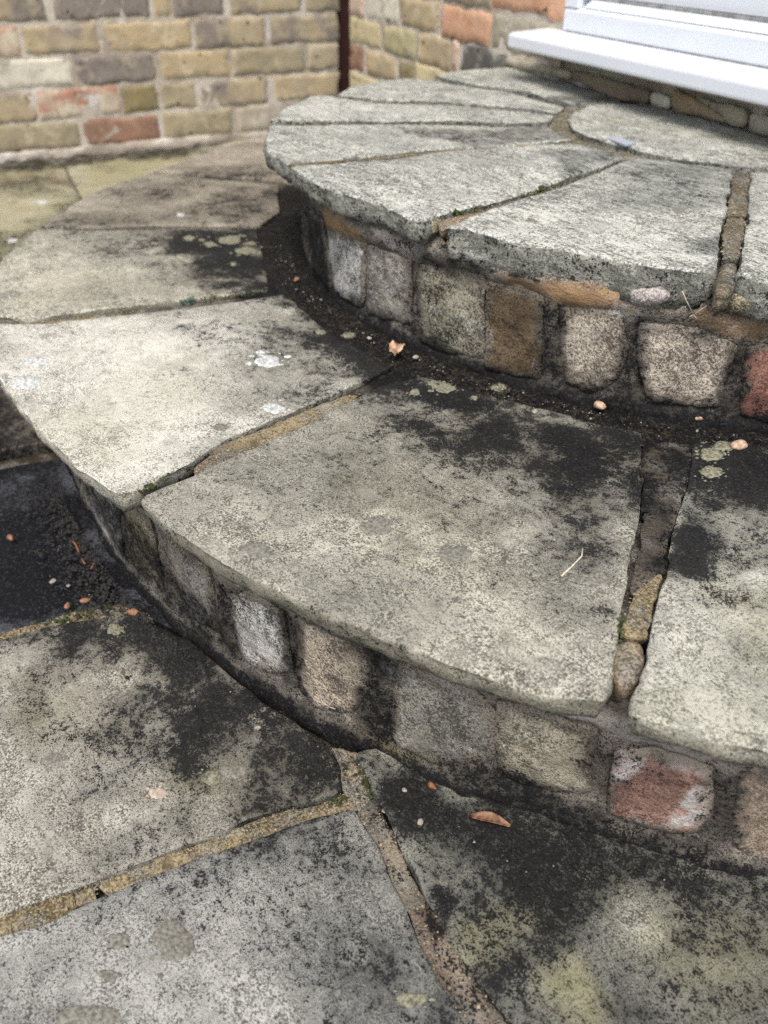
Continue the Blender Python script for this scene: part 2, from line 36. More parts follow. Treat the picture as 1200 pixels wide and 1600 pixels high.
 'bl_g': [('stain',1.0,0.03,[(-0.1676,-1.0132),(-0.1256,-0.9292),(0.0027,-0.9209),(0.073,-0.9128),(0.0634,-0.9703),(0.0312,-1.0531)]),('stain',0.95,0.05,[(-0.4939,-0.9478),(-0.425,-0.8798),(-0.132,-0.8702),(0.1029,-0.8605),(0.0999,-0.8976),(0.0634,-0.9703),(-0.0014,-1.101)]),('stain',-0.5,0.03,[(-0.2057,-0.936),(-0.1898,-0.9076),(-0.1477,-0.9052),(-0.1193,-0.931),(-0.1521,-0.9902)]),('stain',1.15,0.09,[(0.0848,-0.9591),(0.1102,-0.9015),(0.1798,-0.8685),(0.2901,-0.8443),(0.3543,-0.8285),(0.3866,-0.8418),(0.3629,-0.8786),(0.3094,-0.8943),(0.2508,-0.9116),(0.1669,-0.946)]),('stain',0.55,0.1,[(0.1407,-0.9709),(0.2308,-0.8914),(0.3692,-0.8491),(0.3769,-0.8969),(0.3303,-0.946),(0.2505,-0.9806)]),('stain',0.4,0.06,[(0.3391,-0.9977),(0.3406,-0.9405),(0.3682,-0.8707),(0.3726,-0.884),(0.3628,-0.9505),(0.3554,-0.9946)]),('stain',0.32,0.08,[(0.2063,-1.012),(0.2338,-0.9484),(0.325,-0.9538),(0.309,-1.0148)]),('stain',1.1,0.07,[(0.3623,-0.8123),(0.4137,-0.7735),(0.5194,-0.7041),(0.6469,-0.6063),(0.6667,-0.6385),(0.5784,-0.7302),(0.5514,-0.7618),(0.542,-0.7985),(0.5071,-0.8343),(0.4377,-0.8264)]),('stain',1.0,0.06,[(0.5036,-0.8316),(0.5054,-0.7887),(0.5417,-0.752),(0.5749,-0.7505),(0.5635,-0.7964),(0.579,-0.8218),(0.5812,-0.8443),(0.5615,-0.8474)]),('stain',0.62,0.08,[(0.5467,-0.8138),(0.6498,-0.6257),(0.7044,-0.7127),(0.6058,-0.8565)]),('stain',-0.5,0.04,[(0.4502,-0.8352),(0.4676,-0.7918),(0.4919,-0.8001),(0.4796,-0.8347)]),('stain',-0.5,0.03,[(0.5174,-0.8345),(0.518,-0.8107),(0.5388,-0.7956),(0.5475,-0.8198),(0.5381,-0.8407)]),('stain',-0.55,0.03,[(0.5771,-0.8147),(0.5741,-0.7845),(0.6008,-0.7868),(0.6141,-0.8088),(0.5958,-0.8168)]),('stain',-0.4,0.06,[(0.5563,-0.7306),(0.626,-0.6606),(0.6582,-0.7063),(0.6274,-0.7513),(0.5882,-0.7532)]),('stain',0.4,0.07,[(0.4393,-0.9257),(0.4628,-0.8755),(0.51,-0.8675),(0.5469,-0.8753),(0.5298,-0.9193),(0.4937,-0.9332)]),('stain',0.3,0.05,[(0.3895,-0.9239),(0.4082,-0.851),(0.4649,-0.8562),(0.4435,-0.9038)]),('stain',0.3,0.04,[(0.3954,-1.0899),(0.4009,-1.0686),(0.4316,-1.0627),(0.4245,-1.0974)]),('moss',0.8,0.03,[(0.5174,-0.8345),(0.5197,-0.8121),(0.5388,-0.7956),(0.5475,-0.8198),(0.5381,-0.8407)]),('moss',0.95,0.03,[(0.5771,-0.8147),(0.5741,-0.7845),(0.6008,-0.7868),(0.6141,-0.8088),(0.5958,-0.8168)]),('moss',0.5,0.06,[(0.5563,-0.7306),(0.626,-0.6606),(0.6582,-0.7063),(0.6274,-0.7513),(0.5882,-0.7532)]),('moss',0.5,0.05,[(0.2956,-0.9466),(0.3176,-0.9038),(0.3464,-0.9126),(0.325,-0.9538)]),('moss',0.35,0.05,[(0.1312,-1.0117),(0.1885,-0.9536),(0.2477,-0.9847),(0.2014,-1.0305)]),('moss',0.5,0.08,[(-1.781,-0.6124),(-1.6537,-0.4045),(-1.3244,-0.419),(-0.987,-0.7241),(-1.0335,-0.7942)]),('moss',0.9,0.06,[(-1.6631,-0.3679),(-1.6007,-0.0706),(-1.3978,-0.2637),(-1.3325,-0.4313)]),('brown',0.8,0.04,[(-1.7542,-0.5713),(-1.6719,-0.4071),(-1.4248,-0.4691),(-1.4987,-0.6339)]),('brown',0.4,0.05,[(0.1095,-1.0167),(0.1645,-0.9221),(0.2525,-0.9555),(0.221,-1.0453)]),('pale',0.5,0.08,[(0.0934,-1.0126),(0.1607,-0.9551),(0.2464,-0.9532),(0.3039,-1.0224),(0.3039,-1.0665)]),('pale',0.55,0.08,[(0.3633,-1.0817),(0.3846,-1.0056),(0.429,-0.9249),(0.487,-0.9561),(0.4529,-1.0316),(0.4103,-1.0938)]),('pale',0.3,0.05,[(0.3932,-0.8635),(0.4054,-0.8408),(0.4317,-0.8444),(0.4249,-0.8722)]),('pale',1.2,0.012,[(0.4155,-0.829),(0.4298,-0.8287),(0.4507,-0.8344),(0.4739,-0.8413),(0.4717,-0.8462),(0.4466,-0.8404),(0.4257,-0.8348)]),('pale',1.0,0.012,[(0.5165,-0.8469),(0.5297,-0.8459),(0.5513,-0.849),(0.5699,-0.8545),(0.5645,-0.8624),(0.5457,-0.8571),(0.5208,-0.8553)]),('stain',1.2,0.008,[(0.4929,-0.8473),(0.4996,-0.8391),(0.5139,-0.8396),(0.5165,-0.8469),(0.504,-0.8503)]),('stain',1.3,0.008,[(0.484,-0.8348),(0.4912,-0.8218),(0.5002,-0.8208),(0.5106,-0.8307),(0.5082,-0.8404),(0.4952,-0.84)]),('stain',0.7,0.05,[(-1.8114,-0.6213),(-1.7339,-0.3447),(-1.6364,0.0034),(-1.5378,-0.0429),(-1.6089,-0.3857),(-1.6739,-0.6519)]),('stain',0.5,0.05,[(-1.1129,-0.7766),(-1.1567,-0.6149),(-1.2607,-0.5143),(-0.9671,-0.6941),(-0.9959,-0.8026)]),('stain',0.35,0.06,[(-1.5748,-0.6448),(-1.5265,-0.4604),(-1.373,-0.4931),(-1.4145,-0.6545)])],
 'bl_rl': [('stain',0.56,0.02,[(-1.5276,0.0647),(-1.4578,0.0309),(-1.2514,0.0136),(-1.1847,-0.0055),(-1.1687,0.0356),(-1.2473,0.0688),(-1.3126,0.0896),(-1.5531,0.0104)]),('stain',0.53,0.015,[(-1.1706,0.0981),(-1.142,0.0936),(-1.1396,0.0089),(-1.173,0.0101)]),('stain',0.5,0.015,[(-1.086,0.1042),(-1.0671,0.1013),(-1.0688,0.024),(-1.0855,0.0284)]),('stain',0.62,0.015,[(-1.0131,0.1195),(-0.9851,0.1178),(-0.9855,0.0307),(-0.9921,0.012),(-1.0154,0.0275),(-1.0091,0.0799)]),('stain',0.56,0.02,[(-1.0159,-0.0107),(-0.9697,0.0106),(-0.9042,0.0367),(-0.8608,0.0268),(-0.8155,0.0233),(-0.7641,0.0234),(-0.7091,0.0024),(-0.6822,-0.0204),(-0.8361,-0.0212),(-0.9361,-0.0151)]),('stain',0.37,0.015,[(-0.7655,0.0879),(-0.7475,0.094),(-0.7369,0.0227),(-0.7628,0.0275)]),('stain',0.22,0.02,[(-0.8417,0.0966),(-0.8252,0.0971),(-0.8201,0.0248),(-0.8345,0.0325)]),('pale',1.0,0.008,[(-1.1148,0.1179),(-1.0951,0.1123),(-1.0996,0.1001),(-1.1164,0.1042)]),('pale',0.9,0.01,[(-1.0722,0.1178),(-1.0251,0.1197),(-1.0282,0.1075),(-1.0701,0.1029)]),('pale',0.9,0.01,[(-0.9726,0.1238),(-0.9198,0.115),(-0.9212,0.1019),(-0.9722,0.1086)]),('pale',1.1,0.01,[(-0.9155,0.1181),(-0.8401,0.1277),(-0.8376,0.1107),(-0.8793,0.1085)]),('pale',0.7,0.02,[(-0.8393,0.1221),(-0.7384,0.1183),(-0.7348,0.1042),(-0.7717,0.0984),(-0.8281,0.1022)]),('brown',0.7,0.02,[(-1.0151,0.0492),(-0.9813,0.0403),(-0.9807,0.0039),(-1.0158,-0.0028)]),('brown',0.8,0.01,[(-0.9928,0.114),(-0.9427,0.1073),(-0.9469,0.0958),(-0.9928,0.1015)]),('brown',0.7,0.015,[(-0.8154,0.1223),(-0.7377,0.1155),(-0.7348,0.1042),(-0.8055,0.1109)]),('moss',0.9,0.01,[(-1.0983,0.1138),(-1.0709,0.1184),(-1.0795,0.1044),(-1.0961,0.102)]),('moss',0.8,0.015,[(-0.9979,0.0046),(-0.9698,0.018),(-0.928,0.0238),(-0.9805,-0.0037)]),('moss',0.5,0.02,[(-1.1954,-0.0127),(-1.1107,-0.0108),(-1.0283,-0.0109),(-1.0812,-0.0068)])],
 'bl_ru': [('stain',0.4,0.02,[(-1.1362,0.2665),(-0.9892,0.2512),(-0.9645,0.1689),(-0.8042,0.1933),(-0.793,0.1542),(-0.9294,0.1344),(-1.1379,0.1331)]),('stain',0.62,0.02,[(-0.8042,0.1933),(-0.7023,0.1767),(-0.575,0.1901),(-0.4178,0.1896),(-0.4075,0.1521),(-0.6058,0.1564),(-0.8024,0.1435)]),('stain',0.56,0.012,[(-0.6528,0.2532),(-0.6312,0.2519),(-0.6214,0.1791),(-0.647,0.179)]),('stain',0.59,0.012,[(-0.5765,0.2509),(-0.5617,0.2535),(-0.5442,0.1773),(-0.575,0.1901)]),('stain',0.5,0.012,[(-0.4871,0.2388),(-0.4697,0.241),(-0.4625,0.1783),(-0.486,0.1876)]),('stain',0.43,0.012,[(-0.8064,0.2594),(-0.7881,0.2577),(-0.7842,0.1716),(-0.8037,0.1794)]),('stain',0.43,0.015,[(-0.8947,0.2759),(-0.7555,0.272),(-0.696,0.2616),(-0.7545,0.2568),(-0.8469,0.2586)]),('tan',1.1,0.012,[(-0.7042,0.2747),(-0.6343,0.2746),(-0.5672,0.2753),(-0.5653,0.2644),(-0.6201,0.2571),(-0.6823,0.2587)]),('tan',0.9,0.01,[(-0.988,0.2623),(-0.8757,0.2708),(-0.8821,0.2512),(-0.979,0.2432)]),('tan',0.7,0.012,[(-0.5185,0.2659),(-0.4623,0.2616),(-0.4693,0.2496),(-0.5112,0.2557)]),('pale',0.9,0.01,[(-0.8581,0.2688),(-0.7803,0.2753),(-0.7884,0.264),(-0.8259,0.2576)]),('pale',0.8,0.01,[(-0.5927,0.2653),(-0.5663,0.2699),(-0.5591,0.2597),(-0.586,0.2579)]),('moss',1.0,0.008,[(-0.5822,0.2614),(-0.5714,0.2622),(-0.5707,0.2519),(-0.5794,0.2515)])],
 'lich': [((0.0251,-0.6954),(0.0082,0.0122),(0.0129,-0.0069),'w','l'),((0.0042,-0.6915),(0.0029,0.0043),(0.0041,-0.0021),'w','l'),((-0.1029,-0.8862),(0.0077,0.0116),(0.0117,-0.0034),'w','l'),((-0.0636,-0.9083),(0.0088,0.0131),(0.0148,-0.0041),'w','l'),((0.1125,-0.7357),(0.0058,0.0086),(0.0085,-0.0046),'w','l'),((0.3154,-0.7601),(0.0079,0.0116),(0.011,-0.0075),'g','l'),((0.3733,-0.7344),(0.0068,0.01),(0.0079,-0.0063),'g','l'),((0.4499,-0.6713),(0.0058,0.0086),(0.0061,-0.0064),'g','l'),((0.3717,-0.8237),(0.0042,0.0062),(0.0053,-0.0034),'g','l'),((0.2914,-0.8473),(0.0066,0.0097),(0.009,-0.0047),'g','l'),((0.1654,-0.5794),(0.0058,0.0086),(0.0094,-0.0073),'y','l'),((0.1536,-0.5849),(0.0031,0.0046),(0.0064,-0.0049),'y','l'),((0.1969,-0.5701),(0.002,0.003),(0.0039,-0.0033),'y','l'),((0.1573,-0.6104),(0.003,0.0045),(0.0052,-0.0038),'y','l'),((0.1905,-0.5348),(0.0041,0.0061),(0.0061,-0.0053),'y','l'),((0.3879,-0.4745),(0.006,0.0089),(0.0065,-0.0084),'y','l'),((0.4058,-0.4958),(0.0052,0.0077),(0.0061,-0.0079),'y','l'),((0.3852,-0.4526),(0.0067,0.0099),(0.0073,-0.0096),'y','l'),((-0.2958,-0.554),(0.0084,0.0127),(0.0162,-0.0083),'y','l'),((-0.3473,-0.5835),(0.0048,0.0072),(0.0099,-0.0046),'y','l'),((-0.3505,-0.5534),(0.0097,0.0146),(0.0174,-0.0086),'y','l'),((-0.3193,-0.5362),(0.0043,0.0065),(0.0073,-0.0038),'y','l'),((-0.3855,-0.5962),(0.0044,0.0066),(0.0103,-0.0046),'y','l'),((-0.3686,-0.5859),(0.0024,0.0036),(0.0051,-0.0023),'y','l'),((-0.2558,-0.5935),(0.0022,0.0034),(0.0065,-0.0032),'y','l'),((-0.4935,-0.5624),(0.0031,0.0047),(0.009,-0.0039),'w','l'),((-0.7024,-0.4738),(0.0059,0.009),(0.0118,-0.0051),'y','l'),((-0.0124,-0.6119),(0.0034,0.0051),(0.0058,-0.0035),'y','l'),((0.008,-0.5875),(0.0038,0.0057),(0.0057,-0.0036),'y','l'),((0.1187,-0.7914),(0.0043,0.0065),(0.0061,-0.0029),'g','l'),((0.1239,-0.9182),(0.0049,0.0072),(0.0081,-0.003),'y','g'),((0.3118,-0.9543),(0.004,0.0059),(0.0053,-0.0022),'p','g'),((0.4216,-0.99),(0.0083,0.0121),(0.0129,-0.0055),'g','g'),((0.4373,-1.0493),(0.0118,0.0172),(0.0076,-0.0026),'g','g'),((0.4027,-1.0184),(0.0041,0.006),(0.0055,-0.002),'g','g'),((-1.3152,-0.5602),(0.007,0.0107),(0.0153,-0.0045),'w','g'),((-1.0782,-0.6879),(0.0056,0.0084),(0.0122,-0.0033),'w','g'),((0.2354,-1.0082),(0.0045,0.0065),(0.0061,-0.0019),'g','g'),((0.3202,-0.9157),(0.0049,0.0072),(0.0064,-0.003),'y','g'),((0.4195,-1.0312),(0.0045,0.0065),(0.0037,-0.0013),'g','g'),((0.5352,-0.8858),(0.0057,0.0083),(0.0036,-0.0026),'y','g'),((0.3244,-0.899),(0.0055,0.0081),(0.0064,-0.0032),'g','g'),((0.2044,-0.3347),(0.0034,0.0052),(0.0057,-0.0068),'g','u'),((0.1493,-0.4747),(0.003,0.0045),(0.0059,-0.0054),'g','u')],
 'leaf': [(0.458,-0.7752,0.0),(0.4807,-0.757,0.0)],
 'crumple': (0.0847,-0.5797,0.1697),
 'buds': [(-0.0723,-0.9592,0.0,0.0045),(0.0692,-0.9282,0.0,0.0045),(0.0673,-0.9441,0.0,0.004),(0.1119,-0.8959,0.0,0.0055),(-0.1572,-0.5573,0.1697,0.0045),(0.4208,-0.7826,0.0,0.0035)],
 'husks': [[(-0.0295,-0.9078,0.0),(-0.0198,-0.907,0.0),(-0.0067,-0.9087,0.0)],[(0.0184,-0.9014,0.0),(0.0265,-0.9074,0.0)],[(0.0051,-0.9099,0.0),(0.0154,-0.9095,0.0)]],
 'chips': [(0.2778,-0.4901,0.1697,0.0055),(0.3422,-0.4329,0.1697,0.0045),(0.345,-0.4267,0.1697,0.003),(0.3594,-0.4116,0.1697,0.0045),(0.3712,-0.4003,0.1697,0.0045),(0.3936,-0.4458,0.1697,0.0065),(0.4414,-0.808,0.0,0.0025),(0.4127,-0.8016,0.0,0.002),(0.2982,-0.8645,0.0,0.0025),(0.023,-0.9443,0.0,0.003),(0.0371,-0.9338,0.0,0.002),(0.035,-0.58,0.1697,0.0025),(0.1004,-0.5671,0.1697,0.003),(0.2517,-0.5461,0.1697,0.003)],
 'twig': [(0.4343,-0.6906,0.1697),(0.4308,-0.6775,0.1697),(0.4274,-0.6648,0.1697),(0.4206,-0.6567,0.1697)],
 'scrap': [(-0.051,-0.1637,0.3035),(-0.0456,-0.1487,0.3035),(-0.0061,-0.1598,0.3035),(-0.0035,-0.1808,0.3035)],
 'seed': (-0.1673,-0.6958,0.1697),
 'roots': [[(0.3245,-0.471,0.2901),(0.3299,-0.4673,0.2803),(0.3349,-0.4637,0.272)],[(0.3349,-0.4637,0.272),(0.3321,-0.4657,0.2693)],[(0.3349,-0.4637,0.272),(0.3414,-0.4589,0.2807)],[(0.3349,-0.4637,0.272),(0.338,-0.4615,0.2681)]],
 'roots2': [[(0.3444,-0.8207,0.0477),(0.3395,-0.8227,0.0374),(0.338,-0.8233,0.027)],[(0.3357,-0.8243,0.0399),(0.3401,-0.8224,0.0385)],[(0.3401,-0.8224,0.0385),(0.3463,-0.8199,0.0397)]],
 'moss': [((-0.3828,-0.4588),(-0.3383,-0.3895),0.3035056593789715,90,0.003),((-0.2747,-0.3066),(-0.2148,-0.2214),0.3035056593789715,60,0.003),((0.0872,-0.5319),(0.0908,-0.4797),0.3035056593789715,60,0.0025),((0.0771,-0.4258),(0.0658,-0.3521),0.3035056593789715,70,0.002),((-0.431,-0.241),(-0.3724,-0.1883),0.3035056593789715,40,0.003),((0.0356,-0.1987),(0.1187,-0.1548),0.3035056593789715,50,0.003),((0.173,-0.8881),(0.1657,-0.8614),0.1697022532000885,40,0.0015),((-0.1459,-0.602),(-0.1717,-0.6883),0.1697022532000885,60,0.003),((0.5005,-0.7101),(0.4836,-0.6831),0.1697022532000885,40,0.002),((0.3915,-0.8515),(0.3919,-0.8361),0,25,0.002),((0.0749,-0.9737),(0.0913,-0.9006),0,120,0.005),((0.367,-0.8153),(0.4124,-0.8257),0,50,0.002)],
}

SC = bpy.context.scene
for o in list(bpy.data.objects):
    bpy.data.objects.remove(o)

# ------------------------------------------------------------------ camera
cd = bpy.data.cameras.new('camera')
cam = bpy.data.objects.new('camera', cd)
SC.collection.objects.link(cam)
F, R, U = (Vector(D[k]) for k in 'FRU')
m = Matrix((R, U, -F)).transposed().to_4x4()
m.translation = Vector(D['cam'])
cam.matrix_world = m
cd.sensor_fit = 'VERTICAL'
cd.sensor_height = 36.0
cd.lens = 36.0 * D['f'] / 1600.0
cd.clip_start = 0.01
cd.clip_end = 500
cd.dof.use_dof = True
cd.dof.focus_distance = 0.65
cd.dof.aperture_fstop = 6.4
SC.camera = cam

# ------------------------------------------------------------------ daylight
SUN_EL, SUN_AZ = 60.0, -46.0      # azimuth: angle of the direction towards the sun, from +x
w = bpy.data.worlds.new('World')
SC.world = w
w.use_nodes = True
nt = w.node_tree
nt.nodes.clear()
sky = nt.nodes.new('ShaderNodeTexSky')
sky.sky_type = 'NISHITA'
sky.sun_disc = False
sky.sun_elevation = math.radians(SUN_EL)
sky.sun_rotation = math.radians(90.0 - SUN_AZ)
sky.air_density = 1.0
sky.dust_density = 4.0
hs = nt.nodes.new('ShaderNodeHueSaturation')
hs.inputs['Saturation'].default_value = 0.70
bg = nt.nodes.new('ShaderNodeBackground')
bg.inputs['Strength'].default_value = 0.15
wo = nt.nodes.new('ShaderNodeOutputWorld')
nt.links.new(sky.outputs[0], hs.inputs['Color'])
nt.links.new(hs.outputs[0], bg.inputs['Color'])
nt.links.new(bg.outputs[0], wo.inputs[0])
sd = bpy.data.lights.new('sun', 'SUN')
sd.energy = 1.75
sd.angle = math.radians(30)
sd.color = (1.0, 0.95, 0.88)
sun = bpy.data.objects.new('sun', sd)
SC.collection.objects.link(sun)
e, a_ = math.radians(SUN_EL), math.radians(SUN_AZ)
sun.rotation_euler = Vector((math.cos(e) * math.cos(a_), math.cos(e) * math.sin(a_), math.sin(e))).to_track_quat('Z', 'Y').to_euler()
sun.location = (0, -3, 5)
vs = SC.view_settings
vs.view_transform = 'Standard'
vs.look = 'None'
vs.gamma = 1
vs.use_curve_mapping = False
vs.exposure = 0.63
SC.cycles.max_bounces = 6
SC.cycles.use_denoising = False

# ------------------------------------------------------------------ numpy noise
def _h(ix, iy, iz, seed):
    n = (ix.astype(np.int64) * 374761393 + iy.astype(np.int64) * 668265263 + iz.astype(np.int64) * 2147483647 + seed * 1274126177) & 0xffffffff
    n = ((n ^ (n >> 13)) * 1274126177) & 0xffffffff
    n = (n ^ (n >> 16)) & 0xffffffff
    return n / 4294967295.0

def vnoise(x, y, z, seed=0):
    i = [np.floor(v) for v in (x, y, z)]
    f = [v - k for v, k in zip((x, y, z), i)]
    f = [t * t * (3 - 2 * t) for t in f]
    out = 0
    for dx in (0, 1):
        for dy in (0, 1):
            for dz in (0, 1):
                wgt = (f[0] if dx else 1 - f[0]) * (f[1] if dy else 1 - f[1]) * (f[2] if dz else 1 - f[2])
                out = out + wgt * _h(i[0] + dx, i[1] + dy, i[2] + dz, seed)
    return out * 2 - 1

def fbm(x, y, freq, octv=3, seed=0, z=0.0):
    o, a, s = 0, 1.0, 0
    zz = np.zeros_like(x) + z
    for k in range(octv):
        o = o + a * vnoise(x * freq, y * freq, zz * freq, seed + k * 17)
        s += a
        a *= .5
        freq *= 2.03
    return o / s

def sstep(a, b, x):
    t = np.clip((x - a) / (b - a), 0, 1)
    return t * t * (3 - 2 * t)

def sdist(px, py, poly):
    """signed distance, positive inside"""
    P = np.asarray(poly, float)
    Q = np.roll(P, -1, 0)
    d2 = np.full(px.shape, 1e9)
    ins = np.zeros(px.shape, bool)
    for (ax, ay), (bx, by) in zip(P, Q):
        ex, ey = bx - ax, by - ay
        L = ex * ex + ey * ey + 1e-12
        t = np.clip(((px - ax) * ex + (py - ay) * ey) / L, 0, 1)
        d2 = np.minimum(d2, (px - ax - t * ex) ** 2 + (py - ay - t * ey) ** 2)
        c = (ay > py) != (by > py)
        with np.errstate(divide='ignore', invalid='ignore'):
            xi = ax + (py - ay) * ex / (by - ay if by != ay else 1e-12)
        ins ^= c & (px < xi)
    d = np.sqrt(d2)
    return np.where(ins, d, -d)

CH = ('stain', 'moss', 'pale', 'brown', 'tan', 'smear')
def wear(u, v, blobs):
    out = {c: np.zeros(u.shape) for c in CH}
    if blobs:
        nz = 1.05 * fbm(u, v, 26, 4, 91)
        for c, s, sf, poly in blobs:
            if c == 'stain' and sf >= .04:
                sf = sf * 1.7
            P = np.asarray(poly)
            lo, hi = P.min(0) - sf * 1.5, P.max(0) + sf * 1.5
            k = (u > lo[0]) & (u < hi[0]) & (v > lo[1]) & (v < hi[1])
            if not k.any():
                continue
            d = sdist(u[k], v[k], poly) + nz[k] * sf * .7
            val = s * sstep(-sf * .6, sf * .6, d)
            old = out[c][k]
            out[c][k] = np.maximum(old, val) if s > 0 else old + val
    return out

# ------------------------------------------------------------------ patch builder
def resample(poly, ds, rough, seed, soften=1, grow=0., notch=0.):
    P = np.asarray(poly, float)
    A = 0.5 * np.sum(P[:, 0] * np.roll(P[:, 1], -1) - np.roll(P[:, 0], -1) * P[:, 1])
    if A < 0:
        P = P[::-1]
    pts = []
    for p, q in zip(P, np.roll(P, -1, 0)):
        n = max(1, int(round(np.linalg.norm(q - p) / ds)))
        for k in range(n):
            pts.append(p + (q - p) * k / n)
    B = np.array(pts)
    for _ in range(soften):
        B = .5 * B + .25 * (np.roll(B, 1, 0) + np.roll(B, -1, 0))
    T = np.roll(B, -1, 0) - np.roll(B, 1, 0)
    N = np.stack([T[:, 1], -T[:, 0]], 1)
    N /= np.linalg.norm(N, axis=1)[:, None] + 1e-9
    B = B + N * grow
    if notch:    # knocked-off chips along the arris
        B = B - N * (notch * (sstep(.42, .60, vnoise(B[:, 0] * 24, B[:, 1] * 24, np.zeros(len(B)), seed + 77)) + .5 * sstep(.5, .65, vnoise(B[:, 0] * 70, B[:, 1] * 70, np.zeros(len(B)), seed + 78))))[:, None]
    if rough:
        B = B + N * (rough * (fbm(B[:, 0], B[:, 1], 30, 2, seed) + .7 * fbm(B[:, 0], B[:, 1], 130, 2, seed + 5)))[:, None]
    return B, N

def patch(poly, ds, rough=.0, seed=0, soften=1, grow=0., notch=0.):
    rng = np.random.RandomState(seed + 7)
    B, N = resample(poly, ds, rough, seed, soften, grow, notch)
    lo, hi = B.min(0), B.max(0)
    gx, gy = np.meshgrid(np.arange(lo[0], hi[0], ds), np.arange(lo[1], hi[1], ds * .87))
    gx = gx + (np.arange(gx.shape[0]) % 2)[:, None] * ds * .5
    gx = gx.ravel() + rng.uniform(-.2, .2, gx.size) * ds
    gy = gy.ravel() + rng.uniform(-.2, .2, gy.size) * ds
    d = sdist(gx, gy, B)
    ring = ds < .0125
    k = d > ds * (.8 if ring else .55)
    I = np.stack([gx[k], gy[k]], 1)
    V = np.concatenate([B, I])
    if ring:    # a ring just inside the edge keeps the arris crisp
        ins = min(.0014, ds * .3)
        Rg = B - N * ins
        Rg = Rg[sdist(Rg[:, 0], Rg[:, 1], B) > ins * .8]
        V = np.concatenate([V, Rg])
    nb = len(B)
    r = delaunay_2d_cdt([Vector(p) for p in V], [(i, (i + 1) % nb) for i in range(nb)], [], 1, 1e-6)
    ov = np.array([tuple(p) for p in r[0]])
    back = [-1] * nb
    for j, src in enumerate(r[3]):
        for s in src:
            if s < nb:
                back[s] = j
    loop = [b for b in back if b >= 0]
    faces = [tuple(f) for f in r[2]]
    bd = np.maximum(sdist(ov[:, 0], ov[:, 1], B), 0)
    bd[loop] = 0
    nn = np.array([N[s] for s in range(nb) if back[s] >= 0])
    return ov, faces, loop, nn, bd

def finish(name, co, faces, mat, parent=None, attrs=None, smooth=True, props=None, sharp=None):
    me = bpy.data.meshes.new(name)
    me.from_pydata([tuple(c) for c in co], [], faces)
    if smooth:
        me.polygons.foreach_set('use_smooth', [True] * len(me.polygons))
    if attrs:
        for k, v in attrs.items():
            at = me.attributes.new(k, 'FLOAT', 'POINT')
            at.data.foreach_set('value', np.asarray(v, np.float32))
    if sharp:
        ss = {frozenset(p) for p in sharp}
        at = me.attributes.new('sharp_edge', 'BOOLEAN', 'EDGE')
        at.data.foreach_set('value', [frozenset(e.vertices) in ss for e in me.edges])
    me.update()
    o = bpy.data.objects.new(name, me)
    SC.collection.objects.link(o)
    o.data.materials.append(mat)
    if parent is not None:
        o.parent = parent
        o.matrix_parent_inverse = Matrix.Translation(-world_loc(parent))
    if props:
        for k, v in props.items():
            o[k] = v
    return o

LOC = {}
def world_loc(p):
    return Vector(LOC.get(p.name, (0, 0, 0)))

def empty(name, loc=(0, 0, 0)):
    o = bpy.data.objects.new(name, None)
    SC.collection.objects.link(o)
    o.location = loc
    o.empty_display_size = .1
    LOC[o.name] = loc
    return o

def thing(o, label, cat, group=None):
    o['label'] = label
    o['category'] = cat
    if group:
        o['group'] = group
    return o

def foot(at, dz):
    # splash dirt gathers on the lowest centimetres
    at['stain'] = np.maximum(at['stain'], .95 * sstep(.015, .0, dz))
    return at

